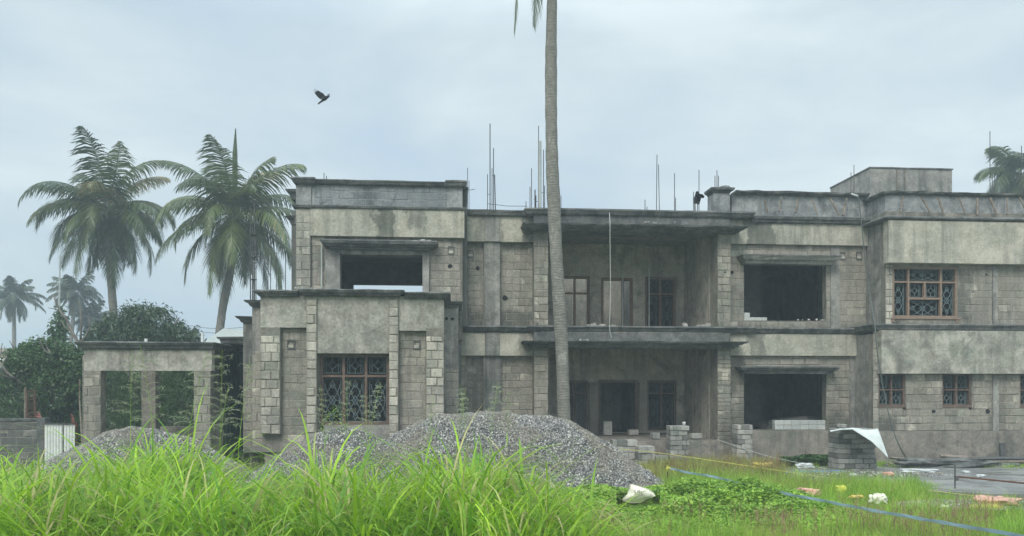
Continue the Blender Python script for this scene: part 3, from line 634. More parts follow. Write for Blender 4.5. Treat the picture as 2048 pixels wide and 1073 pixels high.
# starter bars on the roof
def rb(px, yt, yb, Y, r=.012, dx=0.0, name='rebar', mat='rebar'):
    m = MB(); x, zt, zb = X(px, Y), Z(px, yt, Y), Z(px, yb, Y)
    m.tube([(x + dx, Y, zb), (x + dx * .5, Y, (zt + zb) / 2), (x, Y, zt)], r, 5); return part(name, m, mat)
for a in ((648, 346, 372, 1.5), (653, 352, 372, 1.5), (935, 336, 432, .8, .01), (938, 362, 432, .8, .01), (980, 248, 430, 1.5, .016), (987, 297, 430, 1.5, .014), (984, 337, 430, 1.5), (975, 349, 430, 1.5), (989, 350, 430, 1.5, .018, .03),
          (1052, 403, 430, 1.2), (1060, 374, 430, 1.2), (1063, 337, 430, 1.2), (1070, 380, 430, 1.2, .02), (1072, 392, 430, 1.2), (1077, 252, 430, 1.4), (1087, 300, 430, 1.2, .013), (1089, 372, 430, 1.2), (1122, 392, 430, 1.2), (1125, 420, 430, 1.2, .01),
          (1290, 400, 436, 1.2), (1294, 414, 436, 1.2), (1314, 310, 436, 1.2, .012, -.02), (1317, 330, 436, 1.2, .012, .03), (1349, 347, 436, 1.2), (1351, 396, 436, 1.2), (1387, 384, 436, 1.0), (1390, 395, 436, 1.0, .02), (1398, 340, 436, 1.0), (1395, 396, 436, 1.0),
          (1430, 352, 382, .1), (1434, 341, 382, .1), (1437, 352, 382, .1), (1702, 345, 395, 3), (1708, 330, 395, 3), (1980, 263, 395, 1.2), (1985, 340, 395, 1.2, .01), (1989, 345, 395, 1.2, .01), (1994, 350, 395, 1.2, .01), (2043, 292, 395, 1.2),
          (501, 415, 606, -1.6, .016), (505, 455, 606, -1.6, .014), (509, 405, 606, -1.6, .016), (512, 470, 606, -1.6, .012), (536, 472, 582, -2.0, .01), (541, 515, 582, -2.0, .01), (553, 505, 582, -2.0, .01), (571, 515, 582, -2.0, .01)): rb(*a)
rb(1080, 283, 430, 1.1, .045, name='pipe', mat='pvc'); rb(507, 530, 606, -1.55, .022, name='pipe', mat='white')
m = MB()
for (a, b, c_, d_, Y_) in ((975, 408, 1054, 413, 1.3), (984, 350, 989, 350, 1.4), (975, 388, 982, 388, 1.4), (1083, 385, 1090, 384, 1.1), (930, 378, 950, 379, .8), (1068, 398, 1076, 404, 1.1)):
    P0 = Vector((X(a, Y_), Y_, Z(a, b, Y_))); P1 = Vector((X(c_, Y_), Y_, Z(c_, d_, Y_)))
    m.tube([P0, (P0 + P1) / 2 - Vector((0, 0, .03)), P1], .009, 5)
part('tie_wire', m, 'rebar')
for q in range(3):
    m = MB(); z_ = Z(505, 470 + q * 45, -1.6); m.box(X(500, -1.65), X(512, -1.65), -1.66, -1.55, z_, z_ + .015); part('stirrup', m, 'rebar')

# ================================================================== CARPORT (left)
Yc = -2.5
def CX(p, y=Yc): return X(p, y)
def CZ(q): return Z(300, q, Yc)
cp = empty('carport', (CX(300), Yc + 1.5, 0), 'open block carport with square opening and dark flat roof left of the house', 'carport')
zct = CZ(688)
m = MB(); m.box(CX(167), CX(423), Yc + .03, Yc + .25, CZ(742), zct - .12); m.build('beam', M['plaster'], cp)
for (a, b) in ((167, 201), (387, 421)):
    m = MB(); m.box(CX(a) + .005, CX(b) - .005, Yc + .01, Yc + .3, 0, CZ(742) - .002); o = m.build('pier', M['mortar'], cp)
    m = MB(); courses(m, CX(a), CX(b), 0, CZ(750), Yc + .01, out=.013, bl=.26, bh=.21, gap=.02); m.build('blockwork', M['block'], o)
for a, b, y in ((283, 311, 1.6), (165, 190, 1.6), (425, 440, 1.4), (432, 446, -.4)):
    m = MB(); m.box(CX(a, y), CX(b, y), y, y + .3, 0, zct - .13); m.build('pier', M['plinth'], cp)
m = MB(); rings(m, CX(167), CX(421), Yc, 2, [(zct - .14, .0), (zct - .1, .06), (zct - .04, .08), (zct - .03, .12), (zct + .02, .16), (zct + .04, .14)], seed=41); m.build('roof', M['dark'], cp)
m = MB(); m.box(CX(320, 1.6), CX(440, 1.6), 1.62, 1.82, 0, .95); m.build('low_wall', M['plinth'], cp)
for px, pt in ((292, 678), (405, 667)):
    m = MB(); x = X(px, -1.9); m.tube([(x, -1.9, zct), (x, -1.9, Z(px, pt, -1.9))], .035, 10); m.build('pipe', M['white'], cp)
m = MB(); m.tube([(X(168, Yc - .3), Yc - .5, CZ(760)), (X(176, Yc), Yc - .4, CZ(800)), (X(190, Yc), Yc - .6, .6)], .018, 6)
tag(m.build('stick', M['timber'], None, base=(X(190, Yc), Yc - .6, 0)), 'long dark stick leaning against the left pier of the carport', 'stick')
# shade net hanging in gap between carport and house
m = MB(); nx_ = 14
V = []; 
for i in range(nx_):
    for k in range(8):
        x = X(449, -1.0) + (X(487, -1.0) - X(449, -1.0)) * i / (nx_ - 1)
        V.append((x, -1.0 + .06 * math.sin(i * 1.9 + k * .3), Z(470, 704, -1) + (Z(470, 905, -1) - Z(470, 704, -1)) * k / 7))
n_ = len(V); Fc = [(i * 8 + k, i * 8 + k + 1, (i + 1) * 8 + k + 1, (i + 1) * 8 + k) for i in range(nx_ - 1) for k in range(7)]
m.add(V, Fc); m.add([(a, b + .01, c) for a, b, c in V], [f[::-1] for f in Fc])
tag(m.build('shade_net', M['netting'], None, base=(X(468, -1), -1, 0)), 'dark green shade net hanging in the gap left of the bay', 'net')

# ================================================================== GROUND
def foliage(name, c1, c2, rough=.55, trans=.35, c3=None, sc_=1.2):
    t = NT(name); a = t.attr(); nz = t.noise(t.pos, sc_, 3)
    c = t.mix(a, c1, c2)
    if c3: c = t.mix(t.ramp(a, .88, .93), c, c3)
    c = t.mix(1.0, c, t.ramp(nz, .3, .7, .75, 1.25), 'MULTIPLY')
    t.base(c); t.b.inputs['Roughness'].default_value = rough; t.b.inputs['Specular IOR Level'].default_value = .5
    tr = t.n('ShaderNodeBsdfTranslucent'); t.l(c, tr.inputs[0]); mx_ = t.n('ShaderNodeMixShader'); mx_.inputs[0].default_value = trans
    o = t.t.nodes['Material Output']; t.l(t.b.outputs[0], mx_.inputs[1]); t.l(tr.outputs[0], mx_.inputs[2]); t.l(mx_.outputs[0], o.inputs[0])
    return t.m
M['grass'] = foliage('tall_grass', (.13, .30, .02), (.46, .68, .035), trans=.42, c3=(.50, .46, .20))
M['grass_short'] = foliage('short_grass', (.20, .38, .04), (.46, .64, .08), trans=.4, c3=(.42, .34, .14))
M['grass_dry'] = foliage('dry_grass', (.26, .32, .06), (.48, .46, .15), trans=.35, c3=(.26, .14, .07))
M['creeper'] = foliage('creeper', (.15, .31, .035), (.44, .64, .08), trans=.35)
M['seed'] = foliage('seed_head', (.34, .38, .24), (.46, .48, .32), trans=.3)
M['reed'] = foliage('brown_seed', (.26, .16, .09), (.36, .24, .13), trans=.3)
M['palm'] = foliage('palm_leaf', (.035, .065, .024), (.16, .20, .06), rough=.36, trans=.25, c3=(.34, .24, .12))
M['palm_far'] = foliage('palm_leaf_far', (.03, .05, .025), (.08, .10, .045), rough=.5, trans=.2)
M['mango'] = foliage('mango_leaf', (.028, .06, .026), (.07, .12, .045), rough=.4, trans=.2)
M['vine'] = foliage('vine_leaf', (.03, .075, .022), (.09, .17, .045), rough=.45, trans=.25)
M['bark'] = concrete('bark', (.14, .12, .10), (.22, .20, .17), amt=.3, streak=.3, green=.15, seed=71)
def trunk_mat():
    t = NT('palm_trunk'); wv = t.n('ShaderNodeTexWave'); wv.bands_direction = 'Z'; wv.wave_type = 'BANDS'
    dv = t.noise(t.pos, 2.2, 4); p = t.n('ShaderNodeVectorMath'); p.operation = 'ADD'; t.l(t.pos, p.inputs[0])
    cb = t.n('ShaderNodeCombineXYZ'); t.l(t.math('MULTIPLY', dv, .25), cb.inputs[2]); t.l(cb.outputs[0], p.inputs[1]); t.l(p.outputs[0], wv.inputs['Vector'])
    wv.inputs['Scale'].default_value = 4.6; wv.inputs['Distortion'].default_value = 3.2; wv.inputs['Detail'].default_value = 3
    n = t.noise(t.pos, 7, 6, .7); c = t.mix(t.ramp(n, .3, .7), (.15, .145, .125), (.29, .275, .235))
    c = t.mix(t.math('MULTIPLY', t.ramp(wv.outputs['Fac'], .0, .3, 1, 0), .42), c, (.10, .095, .085))
    lich = t.noise(t.mapv(t.pos, (1, 1, .6), (4, 4, 4)), 3.5, 7, .75)
    c = t.mix(t.math('MULTIPLY', t.ramp(lich, .56, .64), .55), c, (.42, .40, .36))
    t.base(c); t.b.inputs['Roughness'].default_value = .95; t.bump(t.math('ADD', t.math('MULTIPLY', wv.outputs['Fac'], .4), n), .014); return t.m
M['trunk'] = trunk_mat()

def ground_mat():
    t = NT('ground_soil'); n = t.noise(t.pos, .35, 6, .6); n2 = t.noise(t.pos, 3, 6, .7); n3 = t.noise(t.pos, 30, 4, .7)
    c = t.mix(t.ramp(n2, .35, .65), (.09, .085, .07), (.17, .155, .12))
    c = t.mix(t.ramp(n, .42, .6), c, (.085, .13, .04))
    c = t.mix(1.0, c, t.ramp(n3, .2, .8, .6, 1.4), 'MULTIPLY'); t.base(c); t.bump(n3, .03); t.b.inputs['Roughness'].default_value = .9; return t.m
m = MB()
gx = [-700, -300, -120, -60, -30] + [i * 1.0 for i in range(-24, 31)] + [45, 90, 200, 700]
gy = [-330, -100, -40] + [-24 + i * 1.0 for i in range(0, 29)] + [14, 30, 70, 200, 700]
V = [(x, y, (.05 * mnoise.noise(Vector((x * .35, y * .35, 0))) if abs(x) < 25 and -24 < y < 4 else 0)) for y in gy for x in gx]
k = len(gx); m.add(V, [(j * k + i, j * k + i + 1, (j + 1) * k + i + 1, (j + 1) * k + i) for j in range(len(gy) - 1) for i in range(k - 1)])
tag(m.build('ground', ground_mat(), None, True), kind='structure')

def slab_mat(wet=True):
    t = NT('wet_slab'); n = t.noise(t.pos, 1.2, 6, .6, .5); f = t.noise(t.pos, 25, 4)
    c = t.mix(t.ramp(n, .4, .62), (.27, .265, .25), (.15, .15, .145)); c = t.mix(1.0, c, t.ramp(f, .2, .8, .8, 1.2), 'MULTIPLY'); t.base(c)
    pm = t.ramp(t.noise(t.mapv(t.pos, (.5, 1.6, 1)), 1.5, 4, .5), .55, .6, .75, .12); t.l(pm, t.b.inputs['Roughness']); t.bump(f, .006); return t.m
def sheet(name, pts, z, mat, seg=10, jit=.0, rough_edge=.12, seed=3):
    """irregular ground patch: fan of a jittered outline"""
    rng = random.Random(seed); O = []
    for (a, b) in zip(pts, pts[1:] + pts[:1]):
        for i in range(seg):
            q = a.lerp(b, i / seg); O.append((q.x + rng.uniform(-rough_edge, rough_edge), q.y + rng.uniform(-rough_edge, rough_edge), z))
    cx = sum(q[0] for q in O) / len(O); cy = sum(q[1] for q in O) / len(O)
    m = MB(); n = len(O); m.add(O + [(cx, cy, z + .01)] + [(a, b, z - .3) for a, b, c in O], [(i, (i + 1) % n, n) for i in range(n)] + [(i, i + n + 1, (i + 1) % n + n + 1, (i + 1) % n) for i in range(n)])
    return tag(m.build(name, mat), kind='structure')
sheet('wet_yard', [G(1860, 992), G(2300, 1002), G(2300, 936), G(1780, 938), G(1560, 940), G(1530, 952), G(1640, 968)], .065, slab_mat(), seed=5)
# ================================================================== GRAVEL PILES
def gravel_mat():
    t = NT('gravel'); vo = t.n('ShaderNodeTexVoronoi'); t.l(t.pos, vo.inputs['Vector']); vo.inputs['Scale'].default_value = 26
    c = t.mix(t.attr(), (.04, .04, .04), (.37, .36, .34)); c = t.mix(t.ramp(t.attr(), .87, .93), c, (.62, .60, .53))
    n = t.noise(t.pos, 1.5, 4); c = t.mix(t.ramp(n, .45, .6, 0, .55), c, (.22, .19, .14)); t.base(c); t.b.inputs['Roughness'].default_value = .75; return t.m
M['gravel'] = gravel_mat()
def gravel_core():
    t = NT('gravel_core'); n = t.noise(t.pos, 30, 5, .8); t.base(t.mix(t.ramp(n, .35, .65), (.035, .035, .036), (.15, .15, .148))); t.bump(n, .03); return t.m
M['gcore'] = gravel_core()
def pile(label, outline, D, ry, n_st, seed, zs, back=1.0):
    """outline: [(px,py)] silhouette at depth D; cross-section falls away towards front and back"""
    rng = np.random.default_rng(seed); c0 = W(outline[len(outline) // 2][0], HOR, D); c0.z = 0
    us = np.array([(p[0] - 1024) / F * D for p in outline]); hs_ = np.array([EYE + (HOR - p[1]) / F * D for p in outline]); hs_ = np.maximum(hs_, 0)
    hmax = hs_.max()
    def H(u, v):     # v in metres along depth (negative = nearer)
        h = np.interp(u, us, hs_, left=0, right=0)
        r = np.abs(v) / (ry * (.25 + .75 * h / hmax) * np.where(v > 0, back, 1.0) + 1e-6)
        return h * np.clip(1 - np.power(np.clip(r, 0, 1.3), 1.55), -.05, 1)
    NU, NV = 90, 50; U = np.linspace(us[0], us[-1], NU); Vv = np.linspace(-ry, ry * back, NV)
    P = []
    for v in Vv:
        for u in U:
            h = float(H(u, v)); h += .05 * mnoise.noise(Vector((u * 2.6, v * 2.6, seed))) + .025 * mnoise.noise(Vector((u * 7, v * 7, seed))) + .14 * mnoise.noise(Vector((u * .9, v * .9, seed))) * min(1, h)
            q = Vector((0, CAMY, 0)) + RT * float(u) + FW * float(D + v); P.append((q.x, q.y, h))
    P = np.array(P); idx = np.arange(NU * NV).reshape(NV, NU)
    Fq = np.stack([idx[:-1, :-1], idx[:-1, 1:], idx[1:, 1:], idx[1:, :-1]], -1).reshape(-1, 4)
    root = empty('gravel_pile', (c0.x, c0.y, 0), label, 'gravel pile')
    npbuild('mound', P, Fq, np.full(len(P), .3), M['gcore'], root, smooth=True)
    # loose stones, each a small six-sided chip
    ph = P[:, 2].reshape(NV, NU)
    ui = rng.random(n_st) * (NU - 1.01); vi = rng.random(n_st) * (NV - 1.01); a = ui.astype(int); b = vi.astype(int); fu = ui - a; fv = vi - b
    G3 = P.reshape(NV, NU, 3)
    pos = (G3[b, a].T * (1 - fu) * (1 - fv) + G3[b, a + 1].T * fu * (1 - fv) + G3[b + 1, a].T * (1 - fu) * fv + G3[b + 1, a + 1].T * fu * fv).T
    keep = pos[:, 2] > .015; pos = pos[keep]; n = len(pos)
    size = rng.uniform(.010, .025, n) * rng.choice([1, 1, 1, 1.4], n)
    size *= 1 + .5 * rng.random(n) * np.clip(1 - pos[:, 2] / hmax * 1.6, 0, 1)
    oc = np.array([(1, 0, 0), (-1, 0, 0), (0, 1, 0), (0, -1, 0), (0, 0, .8), (0, 0, -.8)], float)
    fo = np.array([(0, 2, 4), (2, 1, 4), (1, 3, 4), (3, 0, 4), (2, 0, 5), (1, 2, 5), (3, 1, 5), (0, 3, 5)])
    S = oc[None] * rng.uniform(.6, 1.25, (n, 6, 1)) * size[:, None, None]
    an = rng.uniform(0, 6.28, (n, 3)); 
    for ax, (i, j) in enumerate(((1, 2), (0, 2), (0, 1))):
        c, s_ = np.cos(an[:, ax])[:, None], np.sin(an[:, ax])[:, None]; A, B = S[:, :, i].copy(), S[:, :, j].copy(); S[:, :, i] = A * c - B * s_; S[:, :, j] = A * s_ + B * c
    V = (S + pos[:, None]).reshape(-1, 3); V[:, 2] += .006
    Fs = (fo[None] + (np.arange(n) * 6)[:, None, None]).reshape(-1, 3)
    o = npbuild('stones', V, Fs, np.repeat(rng.random(n), 6), M['gravel'], root); o['kind'] = 'stuff'
    return root
pile('large grey gravel pile in front of the palm trunk and the portico', [(690, 945), (730, 915), (765, 888), (795, 868), (845, 843), (890, 832), (940, 828), (1000, 830), (1060, 828), (1100, 832), (1150, 846), (1200, 876), (1240, 905), (1290, 940), (1330, 968), (1350, 985)], 16.1, 2.0, 110000, 1, 1, .85)
pile('low gravel pile with a rounded top in front of the bay window', [(500, 950), (545, 925), (590, 895), (630, 865), (655, 855), (690, 854), (720, 860), (760, 880), (790, 890), (840, 925), (880, 950)], 15.7, 1.7, 42000, 2, 1, 1.0)
pile('broad gravel pile in front of the open carport', [(85, 935), (120, 908), (165, 893), (195, 872), (225, 859), (255, 855), (300, 860), (340, 866), (395, 885), (430, 908), (470, 928), (500, 945)], 15.6, 1.7, 50000, 3, 1, 1.0)
# scattered stones, right
def stones_patch(name, cen, rx, ry, n, z=.08, sz=(.012, .03), mat='gravel', seed=1, label='scatter of loose gravel on the ground under the pink and yellow sacks'):
    rng = np.random.default_rng(seed); r = np.sqrt(rng.random(n)); a = rng.uniform(0, 6.28, n)
    pos = np.stack([cen.x + rx * r * np.cos(a), cen.y + ry * r * np.sin(a), z + .06 * (1 - r)], -1)
    oc = np.array([(1, 0, 0), (-1, 0, 0), (0, 1, 0), (0, -1, 0), (0, 0, .8), (0, 0, -.8)], float)
    fo = np.array([(0, 2, 4), (2, 1, 4), (1, 3, 4), (3, 0, 4), (2, 0, 5), (1, 2, 5), (3, 1, 5), (0, 3, 5)])
    S = oc[None] * rng.uniform(.6, 1.2, (n, 6, 1)) * rng.uniform(*sz, n)[:, None, None]
    V = (S + pos[:, None]).reshape(-1, 3); Fs = (fo[None] + (np.arange(n) * 6)[:, None, None]).reshape(-1, 3)
    o = npbuild(name, V, Fs, np.repeat(rng.random(n), 6), M[mat]); tag(o, label, 'gravel', kind='stuff'); return o
stones_patch('gravel', G(1960, 1018), 1.5, .6, 5000)
stones_patch('gravel', G(1345, 972), .9, .35, 2600, .04, seed=4, label='loose gravel spilt at the right foot of the large pile')
stones_patch('gravel', G(1720, 956), 2.2, .7, 2600, .07, (.01, .035), seed=5, label='sparse small stones on the wet yard round the block pillar')

# ================================================================== GRASS
def blades(roots, length, width, az, lean, curl, rnd, segs=5, fold=0.0):
    """ribbons bending over; all inputs numpy arrays -> V,F,A"""
    n = len(roots); T = np.linspace(0, 1, segs + 1); V = np.zeros((n, segs + 1, 2, 3))
    p = roots.copy(); ang = lean.copy(); step = length / segs
    dx, dy = np.cos(az), np.sin(az); wx, wy = -dy, dx
    for i, t in enumerate(T):
        ww = width * .5 * np.minimum(1, (.4 + 1.6 * t)) * (1 - t ** 2.6) + .0004
        V[:, i, 0] = p + np.stack([wx * ww, wy * ww, np.zeros(n)], -1); V[:, i, 1] = p - np.stack([wx * ww, wy * ww, np.zeros(n)], -1)
        s_, c = np.sin(ang), np.cos(ang); p = p + np.stack([dx * s_ * step, dy * s_ * step, c * step], -1); ang = ang + curl / segs * (.4 + 1.2 * t)
    V = V.reshape(-1, 3); base = (np.arange(n) * (segs + 1) * 2)[:, None, None]
    q = np.array([(2 * i, 2 * i + 1, 2 * i + 3, 2 * i + 2) for i in range(segs)])[None] + base
    return V, q.reshape(-1, 4), np.repeat(rnd, (segs + 1) * 2)
def nz2(x, y, s, o=0.0): return np.array([mnoise.noise(Vector((a * s + o, b * s, o))) for a, b in zip(x, y)])
def field(name, label, n, pxr, Dr, lenr, wr, mat, seed, hfun=None, leanr=(.05, .5), curlr=(.4, 1.7), segs=5, mask=None, cat='grass', tuft=0, bias=1.0):
    rng = np.random.default_rng(seed); D = Dr[0] + (Dr[1] - Dr[0]) * rng.random(n) ** bias
    if tuft:      # blades grow in tufts
        k = max(1, n // tuft); Dt = Dr[0] + (Dr[1] - Dr[0]) * rng.random(k) ** bias; pt = rng.uniform(*pxr, k); sel = rng.integers(0, k, n)
        D = Dt[sel] + rng.normal(0, .07, n); px = pt[sel] + rng.normal(0, .07, n) / D * F; vig = (.5 + .8 * rng.random(k) ** 1.3)[sel]
    else: px = rng.uniform(*pxr, n); vig = np.ones(n)
    u = (px - 1024) / F * D
    x = RT.x * u + FW.x * D; y = CAMY + RT.y * u + FW.y * D
    h = np.ones(n) if hfun is None else hfun(px, D)
    kp = (h > .03)
    if mask is not None: kp &= mask(px, D, x, y)
    x, y, h, vig = x[kp], y[kp], h[kp], vig[kp]; m_ = len(x)
    cl = 1 + .35 * nz2(x, y, .9, seed); vig = np.minimum(vig, 1.25)
    ln = rng.uniform(*lenr, m_) * h * vig * cl; roots = np.stack([x, y, np.full(m_, -.02)], -1)
    rnd = np.clip(.5 + .5 * nz2(x, y, .7, seed + 5) + rng.uniform(-.5, .5, m_), 0, 1)
    V, Fq, A = blades(roots, ln, rng.uniform(*wr, m_), rng.uniform(0, 6.283, m_), rng.uniform(*leanr, m_), rng.uniform(*curlr, m_), rnd, segs)
    c = roots.mean(0); o = npbuild(name, V, Fq, A, M[mat], base=(c[0], c[1], 0)); tag(o, label, cat, kind='stuff'); return o
def smooth(a, b, v): t = np.clip((v - a) / (b - a), 0, 1); return t * t * (3 - 2 * t)
def h_tall(px, D):
    # limit tip height so that the skyline of the grass follows the photograph's clumps
    sky = np.interp(px, [0, 60, 130, 200, 240, 330, 370, 420, 470, 540, 600, 660, 700, 760, 840, 900, 980, 1040, 1080, 1130, 1175, 1200],
                    [915, 925, 932, 925, 900, 862, 880, 925, 950, 955, 935, 900, 935, 945, 930, 905, 905, 938, 965, 965, 995, 1080])
    zt = EYE - (sky - HOR) / F * D
    return np.clip(zt, 0, 1.35) * 1.2
field('tall_grass', 'bright green tall grass filling the left foreground', 14500, (-140, 1180), (7.0, 13.6), (.75, 1.15), (.016, .044), 'grass', 11, h_tall, (.02, .45), (1.3, 4.0), 8, tuft=13)
field('broad_grass', 'broad arching blades standing out of the tall grass', 1500, (-60, 1150), (7.4, 12.8), (.95, 1.35), (.03, .052), 'grass', 19, h_tall, (.02, .35), (1.4, 4.2), 9, tuft=9)
field('tall_grass', 'fine lower grass among the tall grass at left', 17000, (-160, 1170), (7.0, 14.2), (.45, .85), (.009, .020), 'grass', 12, h_tall, (.1, .7), (.4, 2.0), 4)
def h_low(px, D):
    return 1.0 * np.ones_like(px)
field('short_grass', 'short yellow-green grass in the right foreground', 60000, (1120, 2150), (9.6, 13.6), (.10, .34), (.003, .007), 'grass_short', 13, lambda px, D: np.where((px > 1228) & (px < 1322) & (D > 10.6) & (D < 12.9), .4, 1.0), (.05, .7), (.2, 1.4), 3, tuft=30)
field('meadow_grass', 'soft light green grass between the sacks and the yard', 52000, (1330, 1905), (13.4, 18.0), (.16, .46), (.004, .008), 'grass_short', 14, lambda px, D: np.clip(np.minimum(smooth(1905, 1780, px) + .25, 1) * np.where(D > 16.2, smooth(1330, 1600, px) * .0 + .55, 1), 0, 1), (.05, .6), (.2, 1.4), 3, tuft=26,
      mask=lambda px, D, x, y: ~((D > 15.9) & (px > 1530) & (D < 19) & (nz2(x, y, .8, 3) < .25)))
field('dry_grass', 'straw coloured grass at the foot of the portico', 26000, (1225, 1570), (16.6, 20.6), (.16, .42), (.004, .008), 'grass_dry', 15, lambda px, D: smooth(1225, 1300, px) * .9 + .1 * (D < 17), (.05, .6), (.2, 1.5), 3, tuft=22, mask=lambda px, D, x, y: (y < -.9))
field('yard_grass', 'green weeds along the yard before the right wing', 26000, (1520, 2200), (18.9, 20.2), (.06, .24), (.004, .008), 'grass_short', 16, None, (.1, .8), (.2, 1.4), 3, tuft=30, mask=lambda px, D, x, y: (nz2(x, y, .7, 8) > -.15) & (y < -1.1))
field('back_grass', 'grass between the gravel piles and the carport', 16000, (-100, 760), (13.8, 19.0), (.2, .6), (.006, .012), 'grass', 17, None, (.1, .7), (.4, 2.0), 4, tuft=24, mask=lambda px, D, x, y: nz2(x, y, .8, 2) > .0)
# sprigs growing on the gravel
field('gravel_weeds', 'thin green weeds sprouting on the large gravel pile', 2600, (860, 1120), (14.6, 15.3), (.5, .95), (.004, .009), 'grass', 18, None, (.05, .5), (.4, 1.6), 4, tuft=20)
# reddish seeding grasses
def seeds_field(name, label, n, pxr, Dr, hr, mat, seed, mask=None, spread=.05, tw=.0022, nb=9):
    rng = np.random.default_rng(seed); D = rng.uniform(*Dr, n); px = rng.uniform(*pxr, n)
    if mask is not None:
        k = mask(px, D); D, px = D[k], px[k]; n = len(D)
    u = (px - 1024) / F * D; x = RT.x * u + FW.x * D; y = CAMY + RT.y * u + FW.y * D; h = rng.uniform(*hr, n)
    R0 = np.stack([x, y, np.zeros(n)], -1); V, Fq, A = blades(R0, h, np.full(n, .004), rng.uniform(0, 6.28, n), rng.uniform(0, .15, n), rng.uniform(.0, .5, n), rng.random(n), 3)
    tip = V.reshape(n, 4, 2, 3)[:, 3, 0]; rr = np.repeat(tip, nb, 0) - np.array([0, 0, 1]) * rng.uniform(0, .32, n * nb)[:, None] * np.repeat(h, nb)[:, None]
    V2, F2, A2 = blades(rr, rng.uniform(.3, 1, n * nb) * spread * 2, np.full(n * nb, tw * 2), rng.uniform(0, 6.28, n * nb), rng.uniform(.3, 1.1, n * nb), rng.uniform(.3, 1.2, n * nb), rng.random(n * nb), 2)
    Vt = np.concatenate([V, V2]); Ft = np.concatenate([Fq, F2 + len(V)]); c = R0.mean(0)
    o = npbuild(name, Vt, Ft, np.concatenate([A, A2]), M[mat], base=(c[0], c[1], 0)); tag(o, label, 'grass', kind='stuff')
seeds_field('seeding_grass', 'reddish brown seeding grass in the right foreground', 1500, (1180, 2000), (9.6, 12.2), (.25, .5), 'reed', 21, lambda px, D: np.array([mnoise.noise(Vector((a * .006, b * .9, 4))) for a, b in zip(px, D)]) > .12)
seeds_field('seeding_grass', 'brown seeding grass at the foot of the portico', 700, (1340, 1560), (16.8, 19.5), (.3, .55), 'reed', 22, lambda px, D: np.array([mnoise.noise(Vector((a * .012, b * .9, 9))) for a, b in zip(px, D)]) > .1)
seeds_field('seeding_grass', 'pale seeding stems standing among the tall grass', 420, (-60, 1150), (8.5, 13.2), (.75, 1.15), 'seed', 23, lambda px, D: h_tall(px, D) > .8, spread=.07, tw=.002, nb=12)
# creeper
def creeper(name, label, n, pxr, Dr, hf, seed, lf=(.02, .045), mat='creeper'):
    rng = np.random.default_rng(seed); D = rng.uniform(*Dr, n); px = rng.uniform(*pxr, n); u = (px - 1024) / F * D
    x = RT.x * u + FW.x * D; y = CAMY + RT.y * u + FW.y * D; h = hf(px, D) * (1 + .55 * nz2(x, y, 1.8, seed)) ; k = h > .03; x, y, h = x[k], y[k], h[k]; n = len(x)
    z = h * (1 - .45 * rng.random(n) ** 2); s = rng.uniform(*lf, n); az = rng.uniform(0, 6.28, n); tl = rng.uniform(-.7, .7, n); tl2 = rng.uniform(-.6, .6, n)
    ca, sa = np.cos(az), np.sin(az); ax = np.stack([ca * np.cos(tl), sa * np.cos(tl), np.sin(tl)], -1); bx = np.stack([-sa * np.cos(tl2), ca * np.cos(tl2), np.sin(tl2)], -1)
    c = np.stack([x, y, z], -1); P = [c - ax * s[:, None], c + bx * (s * .62)[:, None], c + ax * s[:, None] * 1.1, c - bx * (s * .62)[:, None]]
    V = np.stack(P, 1).reshape(-1, 3); Fq = np.arange(n * 4).reshape(-1, 4); rnd = np.clip(rng.random(n) * .8 + .3 * nz2(x, y, 2.5, seed), 0, 1)
    m_ = c.mean(0); o = npbuild(name, V, Fq, np.repeat(rnd, 4), M[mat], base=(m_[0], m_[1], 0)); tag(o, label, 'ground cover', kind='stuff')
def hcreep(px, D):
    top = np.interp(px, [1130, 1180, 1260, 1330, 1400, 1480, 1560, 1640, 1760, 1850], [985, 975, 982, 972, 958, 962, 975, 1000, 1015, 1050])
    zt = EYE - (top - HOR) / F * D; zt = np.where((px > 1232) & (px < 1322) & (D < 13.0), .10, zt); return np.clip(zt, .05, .36) * smooth(10.3, 12.8, D) * smooth(1860, 1640, px) * smooth(15.2, 14.4, D)
creeper('creeper', 'low leafy creeper mound between the gravel pile and the blue ribbon', 70000, (1120, 1850), (10.2, 15.2), hcreep, 31)
creeper('creeper', 'weeds at the base of the plastered plinth under the right opening', 3500, (1560, 1670), (19.6, 20.7), lambda px, D: .22 * smooth(1700, 1660, px) * smooth(1530, 1570, px), 32, (.02, .05), 'vine')
creeper('creeper', 'small weeds on the crest of the low gravel pile', 320, (640, 700), (15.3, 15.9), lambda px, D: 1.3 + 0 * px, 33, (.015, .03))

